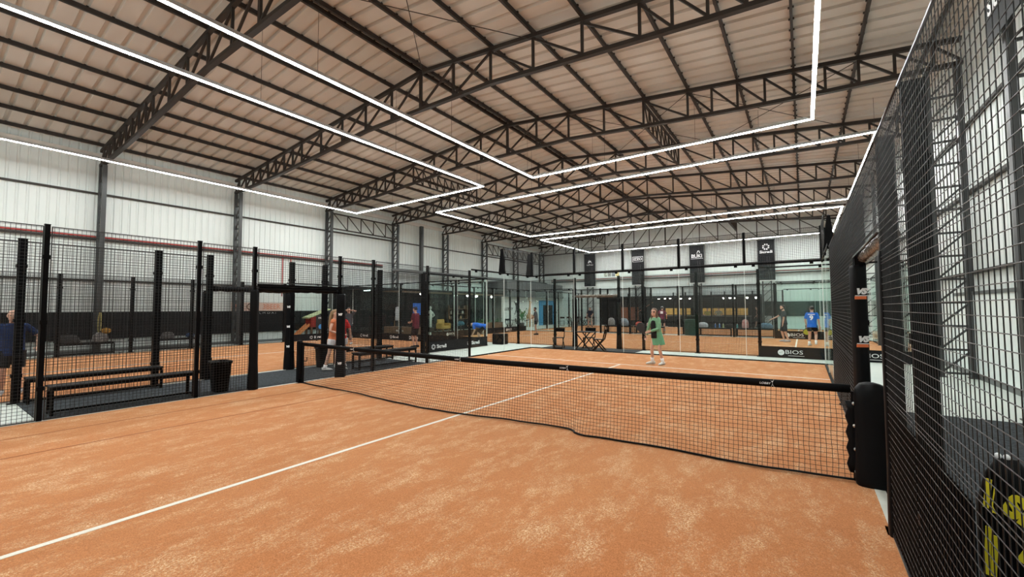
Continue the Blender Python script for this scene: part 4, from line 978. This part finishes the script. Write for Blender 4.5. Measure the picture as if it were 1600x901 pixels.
    for i in (0, 1):
        s = -1 if i == 0 else 1
        limb(b, [hips[i]+V((0, 0, .01*k)), hips[i].lerp(knees[i], .5), knees[i], knees[i].lerp(ankles[i], .3), knees[i].lerp(ankles[i], .75), ankles[i]], [.046*k*q_, .046*k*q_, .034*k*q_, .035*k*q_, .025*k*q_, .021*k])
        limb(b, [sh[i]+rt*(-s*.012*k), sh[i].lerp(elb[i], .5), elb[i], elb[i].lerp(wr[i], .35), wr[i]], [.030*k*q_, .027*k*q_, .022*k*q_, .022*k*q_, .0155*k*q_])
        # hand: palm, four fingers, thumb
        d = (wr[i]-elb[i]).normalized(); side = d.cross(V((0, -1, 0)) if abs(d.y) < .8 else V((0, 0, 1))).normalized(); nrm = side.cross(d)
        pc = wr[i]+d*.028*k
        b.loft([(wr[i], side*.015*k, nrm*.011*k), (pc, side*.022*k, nrm*.011*k), (wr[i]+d*.052*k, side*.022*k, nrm*.010*k)], 10)
        for j in range(4):
            o = wr[i]+d*.050*k+side*((j-1.5)*.0115*k); ln = (.038, .044, .041, .032)[j]*k
            limb(b, [o, o+d*ln*.5+nrm*.004*k, o+d*ln*.85+nrm*.014*k], [.0055*k, .0052*k, .0045*k], 6)
        o = wr[i]+d*.018*k+side*(.020*k)
        limb(b, [o, o+side*.014*k+d*.012*k, o+side*.016*k+d*.030*k+nrm*.004*k], [.0065*k, .006*k, .005*k], 6)
        # foot
        f = V((sin(toes[i]), -cos(toes[i]), 0)); fo = V((ankles[i].x, ankles[i].y, ankles[i].z-.05*k))
        b.loft([(fo+V((0, 0, .02*k))-f*.02*k, f.cross(V((0, 0, 1)))*.018*k, V((0, 0, .018*k))), (fo+f*.05*k+V((0, 0, .016*k)), f.cross(V((0, 0, 1)))*.024*k, V((0, 0, .014*k))), (fo+f*.10*k+V((0, 0, .012*k)), f.cross(V((0, 0, 1)))*.018*k, V((0, 0, .009*k)))], 8)
    remesh(b, 'body', skin, t, .0075 if vox < .009 else .0085, 2)
    # ---- clothes
    top = MB(); o = .010
    hem = -.06 if not fem else -.03; hs = .92 if fem else 1
    top.loft([fr(at(hem), .112*hs, .084*hs), fr(at(.0), .106*hs, .076*hs), fr(at(.03), .100*hs, .070*hs), fr(at(.10), (.086 if fem else .096)+o*.4, .062+o*.4), fr(at(.19), .098+o*.3, .068+o*.3), fr(at(.262), (.1 if fem else .114)+o*.2, .060), fr(at(.297), .076, .048), fr(at(.312), .044, .042)], 18)
    for i in (0, 1):
        s = -1 if i == 0 else 1; base = sh[i]+rt*(-s*.014*k)
        if sleeve == 'short': limb(top, [base, sh[i].lerp(elb[i], .4), sh[i].lerp(elb[i], .78)], [.036*k*q_, .037*k*q_, .038*k*q_], 12, False); limb(top, [base, sh[i].lerp(elb[i], .2)], [.036*k*q_, .035*k*q_])
        elif sleeve == 'long': limb(top, [base, sh[i].lerp(elb[i], .5), elb[i], elb[i].lerp(wr[i], .5), elb[i].lerp(wr[i], .9)], [.036*k*q_, .036*k*q_, .033*k*q_, .031*k*q_, .027*k*q_], 12, False); limb(top, [base, sh[i].lerp(elb[i], .2)], [.036*k*q_, .035*k*q_])
        else: limb(top, [base, sh[i].lerp(elb[i], .12)], [.036*k, .033*k])
    tp = remesh(top, 'cardigan' if cardigan else 'shirt', cloth('cloth_%d_%d_%d' % tuple(int(c*999) for c in shirt), shirt), t, vox, 3)
    pants = MB()
    if skirt:
        pants.loft([fr(at(.05), .094, .064), fr(at(-.02), .106, .076), fr(at(-.10), .118, .088), fr(at(-.17), .128, .094)], 18)
    else:
        pants.loft([fr(at(.05), .080, .054), fr(at(0), .088, .062), fr(at(-.04), .096, .070), fr(at(-.065), .08, .06)], 16)
        for i in (0, 1): limb(pants, [hips[i]+V((0, 0, -.015*k)), hips[i].lerp(knees[i], .4), hips[i].lerp(knees[i], short_len)], [.062*k, .058*k, .054*k], 12, False)
    remesh(pants, 'skirt' if skirt else 'shorts', cloth('cloth_%d_%d_%d' % tuple(int(c*999) for c in shorts), shorts), t, vox, 3)
    for i in (0, 1):
        f = V((sin(toes[i]), -cos(toes[i]), 0)); c = f.cross(V((0, 0, 1))); fo = V((ankles[i].x, ankles[i].y, ankles[i].z-.05*k))
        g = MB(); g.loft([(fo-f*.045*k+V((0, 0, .028*k)), c*.020*k, V((0, 0, .027*k))), (fo+V((0, 0, .029*k)), c*.026*k, V((0, 0, .030*k))), (fo+f*.05*k+V((0, 0, .024*k)), c*.030*k, V((0, 0, .024*k))), (fo+f*.095*k+V((0, 0, .017*k)), c*.027*k, V((0, 0, .017*k))), (fo+f*.118*k+V((0, 0, .013*k)), c*.012*k, V((0, 0, .010*k)))], 12)
        limb(g, [fo+V((0, 0, .03*k)), ankles[i].lerp(knees[i], .04)], [.027*k, .027*k], 10, False)
        g.build('shoe', cloth('cloth_%d_%d_%d' % tuple(int(q*999) for q in shoes), shoes), t, True)
        if socks:
            q = MB(); limb(q, [ankles[i]+V((0, 0, -.01*k)), ankles[i].lerp(knees[i], socks)], [.026*k, .030*k], 12, False); q.build('sock', 'white', t, True)
    # ---- hair or cap, eyes, mouth
    hm = MB(); cf = lambda z, rx, ry, y=-.006: (L(0, y, z), hr*rx*k, hf*ry*k)
    if style != 'bald':
        hm.loft([cf(-.022, .040, .030, -.032), cf(-.005, .0465, .040, -.024), cf(.018, .0485, .048, -.018), cf(.035, .048, .052, -.012), cf(.052, .041, .05, -.008), cf(.066, .026, .034, -.006), cf(.073, .008, .01, -.006)], 16)
    if style == 'long':
        for s in (-1, 1): limb(hm, [L(s*.036, -.01, .03), L(s*.046, .0, -.03), L(s*.05, .01, -.09), L(s*.046, .02, -.14)], [.018*k, .018*k, .016*k, .008*k])
        limb(hm, [L(0, -.04, .02), L(0, -.05, -.05), L(0, -.05, -.12)], [.036*k, .038*k, .02*k])
    if style == 'ponytail':
        limb(hm, [L(0, -.045, .045), L(0, -.072, .02), L(.0, -.082, -.06), L(.0, -.085, -.18), L(.0, -.085, -.30)], [.022*k, .028*k, .036*k, .034*k, .012*k])
    if hm.v: remesh(hm, 'hair', hair, t, .006, 2)
    if beard:
        g = MB(); g.loft([(L(0, .022, -.073), hr*.016*k, hf*.018*k), (L(0, .019, -.060), hr*.031*k, hf*.033*k), (L(0, .010, -.044), hr*.0385*k, hf*.040*k), (L(0, -.002, -.025), hr*.044*k, hf*.036*k)], 14); g.build('beard', hair, t, True)
    if cap:
        cm = cloth('cloth_%d_%d_%d' % tuple(int(q*999) for q in cap), cap)
        g = MB(); g.loft([cf(.022, .050, .058, -.003), cf(.045, .049, .056, -.004), cf(.064, .036, .042, -.005), cf(.076, .010, .012, -.005)], 16)
        g.loft([(L(0, .04, .024), hr*.042*k, hu*.005*k), (L(0, .08, .020), hr*.036*k, hu*.004*k), (L(0, .10, .016), hr*.02*k, hu*.003*k)], 12); g.build('cap', cm, t, True)
    for s in (-1, 1): MB().ball(L(s*.017, .047, .006), .0055*k, n=8).build('eye', 'dark', t, True)
    MB().loft([(L(-.016, .045, -.036), hu*.002*k, hf*.003*k), (L(0, .050, -.037), hu*.0045*k, hf*.003*k), (L(.016, .045, -.036), hu*.002*k, hf*.003*k)], 8).build('mouth', mat('lip', (.4, .12, .1), .5) if 'lip' not in bpy.data.materials else bpy.data.materials['lip'], t, True)
    if number:
        c = at(.17)-fw*.083*k
        text(number, .27, 'white', t, c, (pi/2-lean, 0, pi), 'number', .006, 1, 0, .008); [MB().box(-.02, .02, -.004, .004, -.018, .018).build('shirt_print', 'white', t, loc=at(.258)-fw*.076*k+rt*(.05*(j-2))) for j in range(5)]
    return t, dict(gl=lambda x, y, z: (hr*x + hf*y + hu*z)*k, wr=wr, elb=elb, hc=hc, at=at, fw=fw, k=k)
def face_to(px_dx, px_dy): return atan2(px_dx, -px_dy)      # heading so that local -Y points along (dx, dy)
def to_world(loc, rz, p): return V(loc) + Matrix.Rotation(rz, 3, 'Z') @ V(p)
def racket(loc, rz, tilt, label, m='dark', frame='dark'):
    t = thing('padel_racket', label, 'racket', loc); t.rotation_euler = (tilt[0], tilt[1], rz)
    pts = []
    for i in range(24):
        a = 2*pi*i/24; pts.append((.125*cos(a)*(1-.12*(sin(a) < 0)), .25+.15*sin(a)))
    MB().poly(pts, 'y', -.017, .017).build('face', m, t)
    MB().tube([(x*1.0, 0, z) for x, z in pts]+[(pts[0][0], 0, pts[0][1])], .020, 8).build('rim', frame, t, True)
    MB().tube([(0, 0, -.09), (0, 0, .08)], .016, 10).tube([(0, 0, .06), (-.06, 0, .14)], .013, 8).tube([(0, 0, .06), (.06, 0, .14)], .013, 8).build('grip', 'dark', t, True)
    return t
TT = T
# woman in green on the near court, turned towards the net and the camera's left
wl, wz = (.93, 7.48, TT), -.42
p, d = person('woman in pale green cardigan and green skirt standing on the near court', wl, wz, 1.68, .15, ((-.17, -.02), (.14, .06)), ((-.36, -.06, .78), (-.02, -.27, .98)), (-.5, .1), (.15, -.1),
    shirt=(.20, .42, .26), shorts=(.15, .40, .24), shoes=(.75, .76, .72), hair='hairbr', style='long', sleeve='long', fem=True, skirt=True, socks=.30, vox=.008, cardigan=True, elbow=(0, .3, -.5))
k = d['k']; c = d['at']; m = MB()
m.loft([(c(-.045)-V((.02, 0, 0))+d['fw']*.066*k, V((.062*k, 0, 0)), d['fw']*.034*k), (c(.02)-V((.02, 0, 0))+d['fw']*.062*k, V((.060*k, 0, 0)), d['fw']*.030*k), (c(.10)-V((.015, 0, 0))+d['fw']*.052*k, V((.054*k, 0, 0)), d['fw']*.032*k), (c(.20)-V((.008, 0, 0))+d['fw']*.056*k, V((.058*k, 0, 0)), d['fw']*.028*k), (c(.25)+d['fw']*.046*k, V((.046*k, 0, 0)), d['fw']*.026*k), (c(.285)+d['fw']*.026*k, V((.02*k, 0, 0)), d['fw']*.016*k)], 14)
g = MB(); [g.loft([(d['hc']+d['gl'](x-.02, .048, .006), d['gl'](0, 0, .011), d['gl'](0, .004, 0)), (d['hc']+d['gl'](x+.02, .048, .006), d['gl'](0, 0, .011), d['gl'](0, .004, 0))], 10) for x in (-.02, .02)]; g.build('sunglasses', 'dark', p, True)
m.build('black_top', cloth('black_top_cloth', (.015, .015, .016)), p, True)
racket(to_world(wl, wz, d['wr'][0]+V((-.05, -.02, .0))), wz+.3, (0, -.45, 0), 'black racket in the hand of the woman in green')
# players and others
person('woman with long blonde ponytail, orange top and white shorts beside the net post', (-6.2, 1.57, M12), pi-.9, 1.68, .08, ((-.13, .16), (.12, -.16)), ((-.16, -.22, 1.0), (.14, -.24, .98)), (.2, 0), (-.3, 0),
    shirt=(.62, .20, .09), shorts=(.72, .72, .74), shoes=(.65, .64, .62), hair='hairl', style='ponytail', sleeve='none', fem=True, skirt=False, short_len=.45, socks=.18)
person('person in red shirt and white shorts half hidden behind the padded post', (-6.52, 2.02, M12), pi+.9, 1.66, 0, ((-.12, 0), (.12, .05)), ((-.24, -.16, .86), (.22, -.12, .84)), (0, 0), (0, 0), shirt=(.55, .03, .03), shorts=(.68, .68, .7), shoes=(.7, .7, .68), fem=True, short_len=.5, style='ponytail')
person('man in grey shirt holding both hands up to his head on left court', (-13.3, 6.9, TT), .7, 1.76, -.02, ((-.13, 0), (.13, 0)), ((-.1, -.14, 1.62), (.1, -.14, 1.62)), (0, 0), (0, 0), shirt=(.075, .08, .095), shorts=(.015, .015, .018), shoes=(.5, .5, .5), elbow=(1, -.2, -.1))
person('man in maroon shirt and dark cap with folded arms', (-9.36, 7.5, TT), -Q+.2, 1.78, 0, ((-.11, 0), (.11, 0)), ((.08, -.19, 1.1), (-.08, -.21, 1.07)), (0, 0), (0, .1), shirt=(.16, .025, .045), shorts=(.02, .012, .014), shoes=(.03, .03, .03), cap=(.03, .04, .10), short_len=.95, elbow=(.6, .2, -.8))
person('person in blue shirt bending far forward beside the passage', (-8.35, 10.75, 0), -.9, 1.74, 1.35, ((-.12, -.05), (.12, .05)), ((-.14, -.40, .42), (.14, -.42, .42)), (0, 0), (0, 0), shirt=(.03, .14, .62), shorts=(.02, .02, .02), shoes=(.6, .6, .6), hip_y=.12, drop=.05)
gl, gz = (-9.47, 17.73, TT), -Q+.35
p, d = person('man in grey shirt with a dark racket on the court behind', gl, gz, 1.76, .08, ((-.13, 0), (.13, .08)), ((-.20, -.36, 1.0), (.10, -.34, 1.02)), (0, 0), (0, 0), shirt=(.085, .095, .105), shorts=(.015, .015, .015), shoes=(.03, .03, .03), skin='skind', beard=True, short_len=.6)
racket(to_world(gl, gz, d['wr'][0]+V((0, -.06, -.02))), gz, (1.9, 0, 0), 'dark racket held by the man in grey shirt behind')
person('man in navy shirt and pale shorts on the farthest court', (-11.0, 29.36, TT), .35, 1.76, .03, ((-.16, 0), (.16, .05)), ((-.28, -.1, .86), (.16, -.26, 1.0)), (-.2, .2), (0, 0), shirt=(.015, .018, .035), shorts=(.45, .43, .36), shoes=(.05, .05, .05), hair='hairbr')
person('person in maroon shirt seen from behind with white block on the back', (-3.93, 26.16, TT), pi+.05, 1.78, .05, ((-.15, 0), (.15, 0)), ((-.27, -.14, .95), (.27, -.12, .95)), (0, 0), (0, 0), shirt=(.15, .02, .05), shorts=(.02, .02, .02), shoes=(.6, .6, .6), hair='hairb', cap=(.6, .6, .62))
o = bpy.data.objects; pp = [q for q in COL.objects if q.get('label', '').startswith('person in maroon')][0]
MB().box(-.09, .09, .15, .165, 1.25, 1.42).build('shirt_print', 'white', pp)
person('bearded man in dark grey shirt reaching one arm forward', (3.72, 19.15, TT), -Q+.15, 1.80, .03, ((-.14, 0), (.14, .14)), ((-.15, -.46, 1.10), (.22, -.08, .85)), (-.2, .2), (0, 0), shirt=(.045, .055, .058), shorts=(.018, .018, .022), shoes=(.55, .58, .62), beard=True, hair='hairb', short_len=.98, sleeve='short', skin='skin')
bl, bzz = (4.80, 17.1, TT), pi-.15
p, d = person('player in bright blue number nine shirt seen from behind', bl, bzz, 1.73, .06, ((-.14, .16, .07), (.13, -.06)), ((-.25, -.08, .82), (.22, -.12, .86)), (.1, -.2), (.3, 0), shirt=(.025, .17, .70), shorts=(.012, .012, .014), shoes=(.78, .8, .8), hair='hairb', number='9', short_len=.62, socks=.25)
racket(to_world(bl, bzz, d['wr'][1]+V((.03, -.02, -.06))), bzz, (2.6, 0, 0), 'lime racket in the hand of the player in blue', cloth('lime', (.55, .65, .08)))
person('person in pink shirt walking past the farthest court', (1.55, 33.55, 0), -Q, 1.76, .08, ((-.10, -.24), (.10, .26, .03)), ((-.22, .12, .9), (.22, -.2, .92)), (0, 0), (0, 0), shirt=(.45, .22, .2), shorts=(.03, .03, .035), shoes=(.5, .5, .5))
person('man in navy blue shirt standing at the left edge behind the fence', (-8.57, -3.94, TT), 1.35, 1.70, .05, ((-.12, .0), (.12, .06)), ((-.34, .0, .92), (.36, -.12, .95)), (0, 0), (.1, 0), shirt=(.014, .028, .085), shorts=(.012, .012, .014), shoes=(.4, .4, .4), hair='hairbr', style='bald', skin='skin')
person('bar worker in yellow shirt behind the counter, left one', (-2.3, 34.42, 0), 0, 1.66, .12, ((-.12, 0), (.12, 0)), ((-.2, -.2, 1.0), (.2, -.2, 1.0)), shirt=(.45, .42, .12), shorts=(.02, .02, .02), hair='hairb')
person('bar worker in pale shirt behind the counter, right one', (-1.45, 34.42, 0), .2, 1.7, .15, ((-.12, 0), (.12, 0)), ((-.2, -.2, 1.0), (.2, -.2, 1.0)), shirt=(.55, .55, .42), shorts=(.02, .02, .02), hair='hairbr')
bpy.context.view_layer.update()
